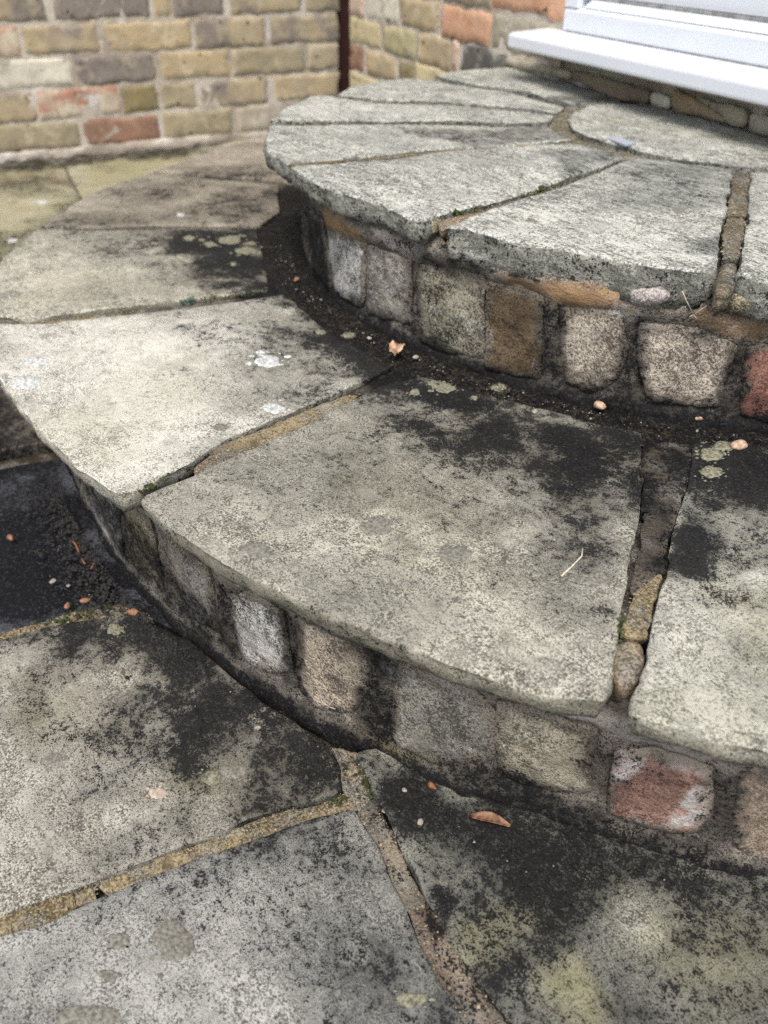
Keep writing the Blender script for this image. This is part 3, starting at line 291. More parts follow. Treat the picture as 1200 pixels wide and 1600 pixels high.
def slab(name, poly, mapf, mat, parent, thick=.03, ds=.006, rough=.0009, seed=0, edge=.002, amp=.0012, terrace=0., face=.004,
         blobs=None, props=None, soften=1, dome=0., flakes=None, levels=(.06, .25, .5, .75, 1.0), undercut=.006, chip=.5, foot_z=None, free_r=None, grow=0., side=None, smear=False, crisp=True, notch=0.):
    """stone piece over a traced outline: uneven top, worn arris, rough broken side, closed underneath. mapf(u,v,h)->xyz"""
    ov, faces, loop, nn, bd = patch(poly, ds, rough, seed, soften, grow, notch)
    u, v = ov[:, 0], ov[:, 1]
    n1 = fbm(u, v, 9, 3, seed + 11)
    n2 = fbm(u, v, 45, 3, seed + 23)
    h = amp * n1 + amp * .55 * n2 + amp * .3 * fbm(u, v, 190, 2, seed + 3)
    if terrace:
        t = (fbm(u, v, 7, 4, seed + 31) + 1) * 4
        fl = np.floor(t)
        h = h + terrace * (fl + sstep(.0, .16, t - fl) - 4)
    if flakes:
        for dep, poly_f in flakes:
            h = h - dep * sstep(-.0015, .0015, sdist(u, v, poly_f) + .006 * fbm(u, v, 40, 3, seed))
    rw = edge * (1 + chip * fbm(u, v, 35, 3, seed + 41) + chip * .6 * fbm(u, v, 120, 2, seed + 47))
    rw = np.maximum(rw, edge * .3)
    t = np.clip(1 - bd / rw, 0, 1)
    h = h - rw * .75 * (1 - np.sqrt(np.maximum(1 - t * t, 0)))
    if dome:
        h = h + dome * (sstep(0, .02, bd) - 1)
    co = [np.stack(mapf(u, v, h), 1)]
    n0 = len(u)
    lu, lv, lh = u[loop], v[loop], h[loop]
    L = len(loop)
    uu, vv = [u], [v]
    hh = [h]
    prev = list(loop)
    F_ = list(faces)
    for q, lev in enumerate(levels):
        hz = lh * (1 - lev) + (-thick) * lev
        fk = 1. if free_r is None else .18 + .82 * sstep(free_r - .03, free_r, np.hypot(lu, lv))
        off = fk * face * (fbm(lu + hz * .7, lv - hz * .9, 40, 3, seed + 61) + .6 * fbm(lu, lv + hz * 3, 110, 2, seed + 71) + .25 * math.sin(math.pi * min(1, lev * 1.2))) - undercut * lev ** 2
        if q == len(levels) - 1:
            hz = hz + face * fbm(lu, lv, 25, 2, seed + 81) * 1.3
        ru, rv = lu + nn[:, 0] * off, lv + nn[:, 1] * off
        co.append(np.stack(mapf(ru, rv, hz), 1))
        uu.append(ru)
        vv.append(rv)
        base = n0 + q * L
        cur = list(range(base, base + L))
        for i in range(L):
            j = (i + 1) % L
            F_.append((prev[i], cur[i], cur[j], prev[j]))
        prev = cur
    F_.append(tuple(reversed(prev)))
    co = np.concatenate(co)
    uu, vv = np.concatenate(uu), np.concatenate(vv)
    at = wear(uu, vv, blobs)
    if smear:
        at['smear'][:n0] = sstep(.016, .001, bd)
        at['smear'][n0:] = 1.
    if side:    # the broken side is set darker and greener than the top
        for ch, val in side.items():
            at[ch][n0:] = np.maximum(at[ch][n0:], val)
    if foot_z is not None:
        at = foot(at, vv - foot_z)
    return finish(name, co, F_, mat, parent, at, props=props, sharp=[(loop[i], loop[(i + 1) % L]) for i in range(L)] if crisp else None)

# ------------------------------------------------------------------ materials
class NT:
    def __init__(s, name):
        s.m = bpy.data.materials.new(name)
        s.m.use_nodes = True
        s.t = s.m.node_tree
        s.b = s.t.nodes['Principled BSDF']
        s.b.inputs['Specular IOR Level'].default_value = .14
        g = s.t.nodes.new('ShaderNodeNewGeometry')
        s.pos = g.outputs['Position']
    def n(s, typ, **kw):
        n = s.t.nodes.new(typ)
        for k, v in kw.items():
            setattr(n, k, v)
        return n
    def put(s, sock, v):
        if isinstance(v, bpy.types.NodeSocket):
            s.t.links.new(v, sock)
        elif isinstance(v, (tuple, list)) and len(v) == 3 and sock.type == 'RGBA':
            sock.default_value = (*v, 1)
        else:
            sock.default_value = v
    def noise(s, scale, detail=3, rough=.6, vec=None, dist=0., off=None):
        n = s.n('ShaderNodeTexNoise')
        v = vec if vec is not None else s.pos
        if off:
            a = s.n('ShaderNodeVectorMath', operation='ADD')
            s.put(a.inputs[0], v)
            a.inputs[1].default_value = off
            v = a.outputs[0]
        s.put(n.inputs['Vector'], v)
        n.inputs['Scale'].default_value = scale
        n.inputs['Detail'].default_value = detail
        n.inputs['Roughness'].default_value = rough
        n.inputs['Distortion'].default_value = dist
        return n.outputs['Fac']
    def math(s, op, a, b=0., clamp=False):
        n = s.n('ShaderNodeMath', operation=op)
        n.use_clamp = clamp
        s.put(n.inputs[0], a)
        s.put(n.inputs[1], b)
        return n.outputs[0]
    def lin(s, *terms, c=0., clamp=False):
        """c + sum w*(x)"""
        acc = c
        for w_, x in terms:
            acc = s.math('ADD', s.math('MULTIPLY', x, w_), acc)
        if clamp:
            acc = s.math('ADD', acc, 0., True)
        return acc
    def sm(s, lo, hi, x):
        n = s.n('ShaderNodeMapRange', interpolation_type='SMOOTHSTEP')
        s.put(n.inputs['Value'], x)
        n.inputs['From Min'].default_value = lo
        n.inputs['From Max'].default_value = hi
        return n.outputs['Result']
    def mix(s, f, a, b, blend='MIX'):
        n = s.n('ShaderNodeMix', data_type='RGBA', blend_type=blend)
        s.put(n.inputs[0], f)
        s.put(n.inputs[6], a)
        s.put(n.inputs[7], b)
        return n.outputs[2]
    def attr(s, name, typ='GEOMETRY', out='Fac'):
        n = s.n('ShaderNodeAttribute', attribute_name=name, attribute_type=typ)
        return n.outputs[out]
    def stretch(s, sc):
        v = s.n('ShaderNodeVectorMath', operation='MULTIPLY')
        s.put(v.inputs[0], s.pos)
        v.inputs[1].default_value = sc
        return v.outputs[0]
    def bump(s, h, dist, strength=1., prev=None):
        n = s.n('ShaderNodeBump')
        n.inputs['Distance'].default_value = dist
        n.inputs['Strength'].default_value = strength
        s.put(n.inputs['Height'], h)
        if prev is not None:
            s.put(n.inputs['Normal'], prev)
        return n.outputs[0]
    def out(s, col, rough=.85, nrm=None):
        s.put(s.b.inputs['Base Color'], col)
        s.put(s.b.inputs['Roughness'], rough)
        if nrm is not None:
            s.put(s.b.inputs['Normal'], nrm)
        return s.m

BLACK = (.0045, .0047, .0062)
def weathered(name, grain=640., contrast=1.0, stain_col=BLACK, moss_col=(.235, .22, .105), bumpd=.0012, spots=.32, stain_rough=.62, blotch=.13, grey=0., big=1., bloom=0., streak=.5):
    """weathered masonry: colours c1 (dark grain) and c2 (pale grain) are object properties; the wear attributes lie on the mesh"""
    s = NT(name)
    c1, c2 = s.attr('c1', 'OBJECT', 'Color'), s.attr('c2', 'OBJECT', 'Color')
    st, mo, pa, br, ta, sme = (s.attr(k) for k in CH)
    if blotch:
        st = s.lin((1., st), (blotch, s.sm(.44, .68, s.noise(8, 3, .55, off=(6, 1, 3)))))
    nf = s.noise(grain, 3, .7)
    nm = s.noise(150, 4, .7, off=(3, 1, 7))
    nl = s.noise(13 * big, 4, .6, off=(11, 5, 2))
    nx = s.noise(34 * big, 5, .65, off=(1, 15, 9))
    v = s.lin((4.6 * contrast, nf), (1.9 * contrast, nm), ((2.2 if bloom else 1.2) * contrast, nl), (1.0, nx), (.55, pa), c=.45 - contrast * (4.35 if bloom else 3.85) - .5)
    if streak:
        mp = s.n('ShaderNodeMapping')
        s.put(mp.inputs['Vector'], s.pos)
        mp.inputs['Rotation'].default_value = (0, 0, -.75)
        mp.inputs['Scale'].default_value = (.16, 1., 1.)
        v = s.lin((1., v), (streak, s.noise(210, 3, .65, vec=mp.outputs[0])), c=-.5 * streak)
    v = s.sm(-.12, 1.12, v)
    base = s.mix(v, c1, c2)
    # flat grey-green crusts and rust tinges
    vo = s.n('ShaderNodeTexVoronoi', feature='F1')
    dv = s.n('ShaderNodeVectorMath', operation='ADD')
    wob = s.n('ShaderNodeTexNoise')
    s.put(wob.inputs['Vector'], s.pos)
    wob.inputs['Scale'].default_value = 90
    sc_ = s.n('ShaderNodeVectorMath', operation='SCALE')
    s.put(sc_.inputs[0], wob.outputs['Color'])
    sc_.inputs['Scale'].default_value = .010
    s.put(dv.inputs[0], s.pos)
    s.put(dv.inputs[1], sc_.outputs[0])
    s.put(vo.inputs['Vector'], dv.outputs[0])
    vo.inputs['Scale'].default_value = 24
    sep = s.n('ShaderNodeSeparateColor')
    s.put(sep.inputs[0], vo.outputs['Color'])
    rad = s.math('MULTIPLY', s.math('SUBTRACT', sep.outputs[0], .45), .55)
    disc = s.sm(-.05, .03, s.math('SUBTRACT', rad, vo.outputs['Distance']))
    dcol = s.mix(sep.outputs[1], s.mix(.38, c1, c2), s.mix(.72, c1, c2))
    base = s.mix(s.math('MULTIPLY', disc, .55), base, s.mix(s.math('MULTIPLY', nf, .6), dcol, base))
    base = s.mix(s.math('MULTIPLY', s.sm(.56, .66, s.noise(22, 3, .55, off=(2, 8, 4))), .45), base, s.mix(.5, c1, c2))
    if grey:
        base = s.mix(s.math('MULTIPLY', s.sm(.45, .62, s.noise(38, 4, .6, off=(4, 14, 6))), grey), base, s.mix(v, (.05, .048, .042), (.27, .26, .225)))
    mask = s.math('MULTIPLY', mo, s.sm(.25, .65, s.lin((.55, nm), (.45, nf), c=.0)))
    base = s.mix(s.math('MULTIPLY', mask, .8, True), base, moss_col)
    bmask = s.math('MULTIPLY', br, s.sm(.3, .62, s.lin((.5, nx), (.5, nf))))
    base = s.mix(s.math('MULTIPLY', bmask, .8, True), base, (.085, .058, .030))
    tmask = s.math('MULTIPLY', ta, s.sm(.25, .5, s.lin((.6, nx), (.4, nf))), True)
    base = s.mix(tmask, base, (.30, .195, .105))
    if bloom:
        base = s.mix(s.math('MULTIPLY', pa, s.sm(.38, .58, s.lin((.6, nx), (.4, nm))), True), base, s.mix(v, (.16, .145, .135), (.46, .43, .41)))
        mm = s.math('MULTIPLY', s.sm(.52, .77, s.lin((.38, sme), (.9, nx), (.5, nl), c=-.32)), s.sm(.0, .1, sme))
        base = s.mix(mm, base, s.mix(v, (.03, .027, .022), (.25, .22, .18)))
    if bloom:    # lime bloom and scuffed pale skin
        bl_ = s.sm(.55, .70, s.lin((.7, s.noise(26, 4, .65, off=(3, 9, 12))), (.3, nf)))
        base = s.mix(s.math('MULTIPLY', bl_, bloom), base, s.mix(v, (.17, .165, .165), (.46, .45, .44)))
    # scattered dark lichen spots
    sp = s.sm(.60, .70, s.lin((.75, s.noise(52, 2, .5, off=(7, 7, 1))), (.25, nf)))
    base = s.mix(s.math('MULTIPLY', sp, spots), base, s.mix(.5, c1, BLACK))
    gate = s.sm(.02, .14, st)
    q = s.lin((1.55, st), (3.8, nm), (5.2, nf), (2.4, nx), (.9, nl), c=-.5 * 12.3)
    sm_ = s.math('MULTIPLY', s.sm(.22, 1.12, q), gate)
    fin = s.mix(s.math('MULTIPLY', sm_, .96), base, stain_col)
    fin = s.mix(s.math('MULTIPLY', sm_, s.math('MULTIPLY', s.sm(.55, .72, s.noise(360, 2, .6, off=(9, 2, 2))), .34)), fin, (.085, .085, .082))
    n1 = s.bump(s.lin((.6, nf), (1., nm)), bumpd, .8)
    n2 = s.bump(nx, bumpd * 2.2, .7, n1)
    if not bloom:    # lifted laminations of the riven face
        fk_ = s.noise(15, 6, .62, off=(8, 3, 5))
        fl_ = s.math('ADD', s.sm(.475, .487, fk_), s.sm(.565, .575, fk_))
        n2 = s.bump(fl_, .0011, .75, n2)
    s.put(s.b.inputs['Specular IOR Level'], s.math('SUBTRACT', .15, s.math('MULTIPLY', sm_, .07)))
    return s.out(fin, s.mix(sm_, (.9,) * 3, (stain_rough,) * 3), n2)

M_STONE = weathered('weathered_sandstone')
M_STONE_UP = weathered('pale_riven_sandstone', grain=420, contrast=.9, spots=.25, blotch=.08, streak=1.6)
M_MORTAR = weathered('sandy_mortar', grain=520, contrast=.8, bumpd=.0016, spots=.6, grey=.8)
M_RISER = weathered('stained_brick_and_mortar', grain=560, contrast=.85, bumpd=.0020, spots=.35, big=2.4, bloom=.55)

def wall_brick_mat():
    s = NT('old_stock_brick')
    c1, c2, c3 = (s.attr(k, 'OBJECT', 'Color') for k in ('c1', 'c2', 'c3'))
    sd_ = s.attr('seed', 'OBJECT')
    off = s.n('ShaderNodeCombineXYZ')
    s.put(off.inputs[2], sd_)
    vv = s.n('ShaderNodeVectorMath', operation='ADD')
    s.put(vv.inputs[0], s.pos)
    s.put(vv.inputs[1], off.outputs[0])
    p = vv.outputs[0]
    na = s.noise(9, 2, .5, vec=p)
    nb = s.noise(28, 4, .65, vec=p, off=(3, 3, 3))
    nf = s.noise(160, 3, .7, vec=p)
    col = s.mix(s.sm(.42, .58, s.lin((.75, na), (.25, nb))), c1, c2)
    col = s.mix(s.math('MULTIPLY', s.sm(.52, .66, nb), .8), col, c3)
    col = s.mix(1., col, s.mix(nf, (.55,) * 3, (1.45,) * 3), 'MULTIPLY')
    col = s.mix(s.math('MULTIPLY', s.sm(.50, .68, s.lin((.6, s.noise(17, 5, .7, off=(6, 6, 6))), (.4, nf))), .5), col, (.13, .115, .085))
    pit = s.sm(.70, .76, s.noise(60, 1, .5, vec=p, off=(5, 0, 9)))
    col = s.mix(s.math('MULTIPLY', pit, .85), col, (.02, .016, .013))
    return s.out(col, .9, s.bump(s.lin((.5, nf), (1., nb)), .003, .7))
M_BRICK = wall_brick_mat()

def wall_mortar_mat():
    s = NT('lime_mortar')
    a, b = s.noise(7, 4, .6), s.noise(110, 4, .7)
    col = s.mix(s.sm(.38, .62, a), (.35, .305, .245), (.55, .505, .43))
    col = s.mix(s.math('MULTIPLY', s.sm(.57, .68, s.noise(14, 3, .5, off=(4, 4, 0))), .7), col, (.62, .59, .56))
    col = s.mix(1., col, s.mix(b, (.55,) * 3, (1.4,) * 3), 'MULTIPLY')
    return s.out(col, .92, s.bump(b, .003, .8))
M_LIME = wall_mortar_mat()

def simple(name, col, rough=.8, var=.3, scale=60., bd=.0006, spec=.3, col2=None):
    s = NT(name)
    n = s.noise(scale, 4, .6)
    c = s.mix(s.sm(.3, .7, n), tuple(x * (1 - var) for x in col), col2 or tuple(min(1, x * (1 + var)) for x in col))
    s.b.inputs['Specular IOR Level'].default_value = spec
    return s.out(c, rough, s.bump(n, bd, .6))
M_PVC = simple('white_plastic', (.65, .685, .73), .32, .03, 5, .0001, .5)
M_SEAL = simple('grey_rubber_seal', (.22, .22, .22), .6)
M_POST = simple('dark_red_brown_paint', (.045, .014, .010), .5, .25, 12)
M_SOIL = simple('dark_soil', (.035, .030, .022), .95, .5, 80, .003)
M_LICH = {
    'w': simple('white_lichen', (.42, .43, .41), .95, .45, 300, .0008),
    'g': simple('grey_crust_lichen', (.16, .152, .125), .95, .45, 420, .0008),
    'y': simple('olive_lichen', (.165, .16, .11), .95, .6, 420, .0008),
    'p': simple('pinkish_lichen', (.36, .30, .24), .95, .3, 260, .0008)}
M_LEAF = simple('dry_orange_leaf', (.11, .045, .022), .6, .5, 160, .0004, col2=(.27, .145, .085))
M_CRUMP = simple('dry_buff_leaf', (.36, .20, .105), .75, .55, 180, .0006, col2=(.55, .38, .25))
M_BUD = simple('orange_bud_scale', (.235, .115, .07), .6, .4, 300, .0003)
M_HUSK = simple('brown_husk', (.22, .09, .04), .7, .4, 300)
M_CHIP = simple('buff_stone_chip', (.38, .27, .19), .9, .4, 300, .0006)
M_TWIG = simple('pale_straw', (.55, .50, .40), .8, .2, 200)
M_TWIGD = simple('pale_grit', (.27, .24, .20), .9, .4, 300)
M_SCRAP = simple('grey_blue_plastic', (.30, .33, .38), .4, .15, 200)
M_GREEN = simple('blue_green_seedling', (.035, .10, .055), .6, .3, 300)
M_ROOT = simple('dry_rootlets', (.36, .32, .26), .9, .3, 300)
M_GRIT = simple('black_grit', (.022, .021, .020), .85, .6, 400)

# ------------------------------------------------------------------ mappings
def flat(z):
    return lambda u, v, h: (u, v, h * 1.0 + z)
def onc(Rr, h0=0.):
    def f(u, v, h):
        t = u / Rr
        r = Rr + h + h0
        return (r * np.cos(t), r * np.sin(t), v + 0 * h)
    return f
def onwall(P, d, h0=0.):
    nx, ny = d[1], -d[0]
    return lambda u, v, h: (P[0] + d[0] * u + nx * (h + h0), P[1] + d[1] * u + ny * (h + h0), v + 0 * h)

# ------------------------------------------------------------------ ground
g = finish('ground', [(-60, -60, -.06), (60, -60, -.06), (60, 60, -.06), (-60, 60, -.06)], [(0, 1, 2, 3)], M_SOIL)
g['kind'] = 'structure'
patio = empty('patio', (0, -1, 0))
patio['kind'] = 'structure'

h1, h2, RL, RU = D['h1'], D['h2'], D['RL'], D['RU']
def arc(r, a0, a1, n):
    return [(r * math.cos(math.radians(a0 + (a1 - a0) * k / n)), r * math.sin(math.radians(a0 + (a1 - a0) * k / n))) for k in range(n + 1)]

MT = {'tan': ((.06, .046, .030), (.33, .265, .18)), 'ochre': ((.065, .05, .028), (.32, .26, .155)), 'dark': ((.022, .019, .015), (.15, .13, .10)),
      'lump': ((.13, .095, .055), (.36, .28, .17)), 'grey': ((.055, .047, .032), (.20, .175, .12)), 'bulge': ((.06, .05, .035), (.24, .21, .15)),
      'pale': ((.09, .07, .05), (.33, .29, .22)), 'pale2': ((.08, .058, .038), (.30, .24, .19))}

# bedding under the paving slabs
slab('mortar', [(-1.75, -1.35), (.95, -1.35), (1.05, -.45), (.5, .1), (-1.65, .3), (-2.0, -.6)], flat(-.017), M_MORTAR, patio, thick=.03, ds=.03, seed=3, amp=.002,
     props={'c1': (.02, .017, .012), 'c2': (.07, .055, .035)})
ST = {'G0': ((.035, .037, .043), (.14, .145, .16)), 'G1': ((.08, .075, .06), (.44, .42, .355)), 'G2': ((.072, .071, .064), (.405, .40, .36)),
      'G3': ((.055, .055, .05), (.34, .335, .275)), 'G4': ((.06, .055, .045), (.25, .22, .17)), 'G8': ((.20, .185, .125), (.48, .45, .34)), 'G9': ((.19, .175, .12), (.44, .42, .31))}
PATIO_SLABS = {}
for k, (nm, poly) in enumerate(D['ground'].items()):
    c1, c2 = ST[nm]
    far = nm in ('G8', 'G9', 'G4')
    PATIO_SLABS[nm] = slab('paving_slab', poly, flat(-.006 if nm == 'G0' else 0.), M_STONE, patio, thick=.035, ds=.012 if far else .005, seed=100 + k * 13, edge=.0022, amp=.0016,
                           terrace=.0008, face=.002, blobs=D['bl_g'], props={'c1': c1, 'c2': c2}, chip=.8)
for k, (poly, tone) in enumerate(D['mort_g']):
    c1, c2 = MT[tone]
    slab('mortar', poly, flat(-.0035), M_MORTAR, patio, thick=.016, ds=.004, rough=.0030, grow=.0016, seed=300 + k * 7, edge=.0012, amp=.0012, face=.001, blobs=D['bl_g'] if tone.startswith('pale') else None,
         props={'c1': c1, 'c2': c2}, soften=0)

# ------------------------------------------------------------------ the two steps
def sector(name, r, z, a0, a1, parent, tone):
    co = [(0, 0, z)] + [(x, y, z) for x, y in arc(r, a0, a1, 60)]
    return finish(name, co, [(0, i, i + 1) for i in range(1, 61)], M_MORTAR, parent, wear(np.zeros(62), np.zeros(62), None), False, {'c1': MT[tone][0], 'c2': MT[tone][1]})

def riser(Rr, z0, z1, a0, a1, seed, parent, blobs, flare, mask, c1, c2):
    """mortar face of the riser: lumpy cylinder wall, recessed between the bricks, flaring out to a fillet at its foot"""
    nu, nv = int(abs(a1 - a0) / 180 * math.pi * Rr / .005), int((z1 - z0) / .005) + 1
    t = np.linspace(math.radians(a0), math.radians(a1), nu)
    z = np.linspace(z0 - .012, z1, nv)
    T, Z = np.meshgrid(t, z)
    T, Z = T.ravel(), Z.ravel()
    u = T * Rr
    h = .004 * fbm(u, Z, 22, 3, seed) + .0025 * fbm(u, Z, 90, 3, seed + 4) + .0012 * fbm(u, Z, 260, 2, seed + 9)
    h = h + flare * np.exp(-np.maximum(Z - z0, 0) / .012) * (1 + .5 * fbm(u, Z, 18, 2, seed + 2))
    h = h - .012 * sstep(.010, .0, z1 - Z)
    topm = sstep(z1 - .035, z1 - .02, Z)
    h = h + .004 * topm * (1 + 1.6 * fbm(u, Z, 30, 2, seed + 19))
    for poly in mask:
        P = np.asarray(poly)
        k = (u > P[:, 0].min() - .02) & (u < P[:, 0].max() + .02)
        d = sdist(u[k], Z[k], poly)
        h[k] -= .0034 * sstep(-.008, -.002, d) * (d < .004) + .0045 * (d >= .004)
    x, y, zz = onc(Rr)(u, Z, h)
    F_ = [(j * nu + i, j * nu + i + 1, (j + 1) * nu + i + 1, (j + 1) * nu + i) for j in range(nv - 1) for i in range(nu - 1)]
    return finish('riser', np.stack([x, y, zz], 1), F_, M_RISER, parent, foot(wear(u, Z, blobs), Z - z0), props={'c1': c1, 'c2': c2})

RBC = {'slate': ((0.039, 0.037, 0.035), (0.287, 0.270, 0.238)), 'slateblue': ((0.050, 0.049, 0.047), (0.393, 0.376, 0.347)), 'olive': ((0.064, 0.058, 0.041), (0.358, 0.319, 0.210)),
       'slatewhite': ((0.055, 0.053, 0.050), (0.611, 0.597, 0.544)), 'pinktan': ((0.094, 0.077, 0.060), (0.582, 0.497, 0.385)), 'bluegrey': ((0.066, 0.064, 0.055), (0.356, 0.337, 0.281)),
       'tan': ((0.086, 0.077, 0.059), (0.477, 0.433, 0.330)), 'red': ((0.099, 0.057, 0.046), (0.315, 0.197, 0.155)), 'pink': ((0.135, 0.106, 0.081), (0.411, 0.334, 0.255)), 'black': ((0.017, 0.017, 0.016), (0.092, 0.085, 0.070)),
       'bluewhite': ((0.044, 0.042, 0.041), (0.585, 0.571, 0.540)), 'greyblue': ((0.055, 0.051, 0.044), (0.371, 0.347, 0.303)), 'mossred': ((0.020, 0.022, 0.015), (0.337, 0.315, 0.242)), 'brown': ((0.041, 0.031, 0.020), (0.173, 0.127, 0.079)),
       'palegrey': ((0.090, 0.076, 0.060), (0.532, 0.472, 0.388)), 'redbrick': ((0.116, 0.055, 0.041), (0.387, 0.212, 0.172)), 'lilac': ((0.131, 0.118, 0.109), (0.460, 0.421, 0.396)), 'stonelump': ((0.053, 0.047, 0.032), (0.333, 0.294, 0.205))}

def step(z, zb, slabs, upper, label):
    root = thing(empty('stone_step', (0, 0, zb)), label, 'step', 'semicircular doorsteps')
    out = {}
    for k, (nm, poly) in enumerate(slabs.items()):
        if upper:
            c1, c2 = (.10, .102, .088), (.485, .485, .43)
            far = nm in ('U1', 'U2', 'U3', 'U0', 'U4')
            out[nm] = slab('paving_slab', poly, flat(z), M_STONE_UP, root, thick=.030 if nm in ('U6', 'U7') else .022, ds=.0062 if far else .0045, seed=500 + k * 19, edge=.002, amp=.0012, terrace=.0009 if nm != 'U6' else .0006,
                           face=.0045, blobs=D['bl_u'], props={'c1': c1, 'c2': c2}, undercut=.0, chip=.45, free_r=.54, notch=.002, soften=0, side={'moss': .1, 'stain': .25})
        else:
            c1, c2 = {'A': ((.125, .117, .09), (.54, .525, .455)), 'B': ((.088, .083, .067), (.455, .438, .36)), 'C': ((.094, .091, .074), (.46, .45, .38)), 'D': ((.11, .104, .084), (.47, .445, .36)),
                      'E': ((.13, .115, .09), (.44, .405, .325)), 'F': ((.15, .13, .10), (.44, .40, .32))}[nm]
            fl = [(.0022, [(.40, -.72), (.56, -.74), (.63, -.70), (.66, -.55), (.60, -.60), (.555, -.66), (.50, -.685)])] if nm == 'C' else None
            out[nm] = slab('paving_slab', poly, flat(z), M_STONE, root, thick=.019, ds=.009 if nm in 'EF' else .0048, seed=700 + k * 19, edge=.0018, amp=.0014, terrace=.0007,
                           face=.003, blobs=D['bl_l'], props={'c1': c1, 'c2': c2}, undercut=.004, flakes=fl, chip=.45, free_r=.88, notch=.0018, soften=0, side={'moss': .2, 'stain': .1})
    return root, out

low, LS = step(h1, 0, D['lower'], False, 'lower and wider semicircular stone step, its weathered sandstone slabs stained black beside the upper riser')
upp, US = step(h2, h1, D['upper'], True, 'upper semicircular stone step of pale riven slabs under the white door sill')

sector('mortar', .835, h1 - .0185, -178, -36, low, 'dark')
sector('mortar', RU - .006, h2 - .0185, -184, -28, upp, 'dark')
# dirty mortar band where the upper riser meets the lower step
band = arc(.50, -178, -38, 40) + arc(.665, -38, -178, 40)
slab('mortar', band, flat(h1 - .0045), M_RISER, low, thick=.012, ds=.007, seed=41, amp=.0015, edge=.002, blobs=[('stain', .85, .02, band), ('brown', .9, .03, band), ('moss', .25, .03, band)], props={'c1': (0.034, 0.029, 0.021), 'c2': (0.146, 0.120, 0.089)})
for D_, zz, root, sd0, bl in ((D['mort_l'], h1, low, 900, D['bl_l']), (D['mort_u'], h2, upp, 1000, None)):
    for k, (poly, tone) in enumerate(D_):
        c1, c2 = MT[tone]
        lump = tone in ('lump', 'bulge')
        o = slab('mortar', poly, flat(zz + (-.005 if tone == 'bulge' else .0006 if (tone == 'ochre' and root is upp) else -.004)), M_MORTAR, root, thick=.022 if lump else .014, ds=.0035 if not lump else .003, rough=.0026 if not lump else .001, grow=.0 if lump else .0012, seed=sd0 + k * 7, crisp=not lump, edge=.008 if lump else .0012,
                 amp=.0014, face=.001 if not lump else .003, blobs=bl if tone == 'dark' else None, props={'c1': c1, 'c2': c2}, soften=0 if not lump else 3)
        if tone == 'lump':
            o['label'] = 'rounded loose end of the sandy joint'

for root, Rr, z0, z1, key, bl, lo_hi, sd0, fl in ((low, RL, 0., h1 - .015, 'rb_l', 'bl_rl', (-178, -36), 60, .006), (upp, RU, h1, h2 - .017, 'rb_u', 'bl_ru', (-184, -28), 80, .004)):
    rs = riser(Rr, z0, z1, lo_hi[0], lo_hi[1], sd0, root, D[bl], fl, [q for q, c in D[key]], (.034, .031, .026), (.29, .262, .22))
    for k, (poly, c) in enumerate(D[key]):
        c1, c2 = RBC[c]
        bl2 = list(D[bl])
        lo = np.asarray(poly).min(0)
        hi = np.asarray(poly).max(0)
        if c == 'red':
            bl2 = bl2 + [('pale', 1.6, .006, [(lo[0], hi[1]), (lo[0] + .018, hi[1]), (lo[0] + .012, hi[1] - .022), (lo[0], hi[1] - .04)]), ('pale', 1.6, .006, [(hi[0] - .014, lo[1] + .05), (hi[0], lo[1] + .055), (hi[0], lo[1] + .01), (hi[0] - .022, lo[1] + .004), (hi[0] - .02, lo[1] + .02)]), ('pale', 1.2, .006, [(hi[0] - .03, hi[1]), (hi[0], hi[1] - .008), (hi[0], hi[1] - .02), (hi[0] - .03, hi[1] - .010)])]
        if c == 'slatewhite':
            cx, cy = (lo + hi) / 2
            bl2 = bl2 + [('pale', 1.3, .008, [(cx - .012, cy + .02), (cx + .0, cy + .022), (cx + .012, cy - .02), (cx, cy - .022)])]
        b = slab('brick', poly, onc(Rr, .0007), M_RISER, rs, thick=.014, ds=.0036, rough=.0024, seed=sd0 * 10 + k * 11, edge=.0022, amp=.0034, face=.0015, blobs=bl2, props={'c1': c1, 'c2': c2}, soften=0, levels=(.5, 1.), foot_z=z0, grow=.003, smear=True)
        if c in ('red', 'redbrick'):
            b['label'] = 'weathered red brick in the riser'
for poly, c in D['rlump']:
    c1, c2 = RBC[c]
    slab('mortar', poly, onc(RU, .012), M_RISER, upp, thick=.03, ds=.0035, rough=.001, seed=1300, crisp=False, edge=.010, amp=.002, face=.002, props={'c1': c1, 'c2': c2}, soften=3, levels=(.5, 1.))

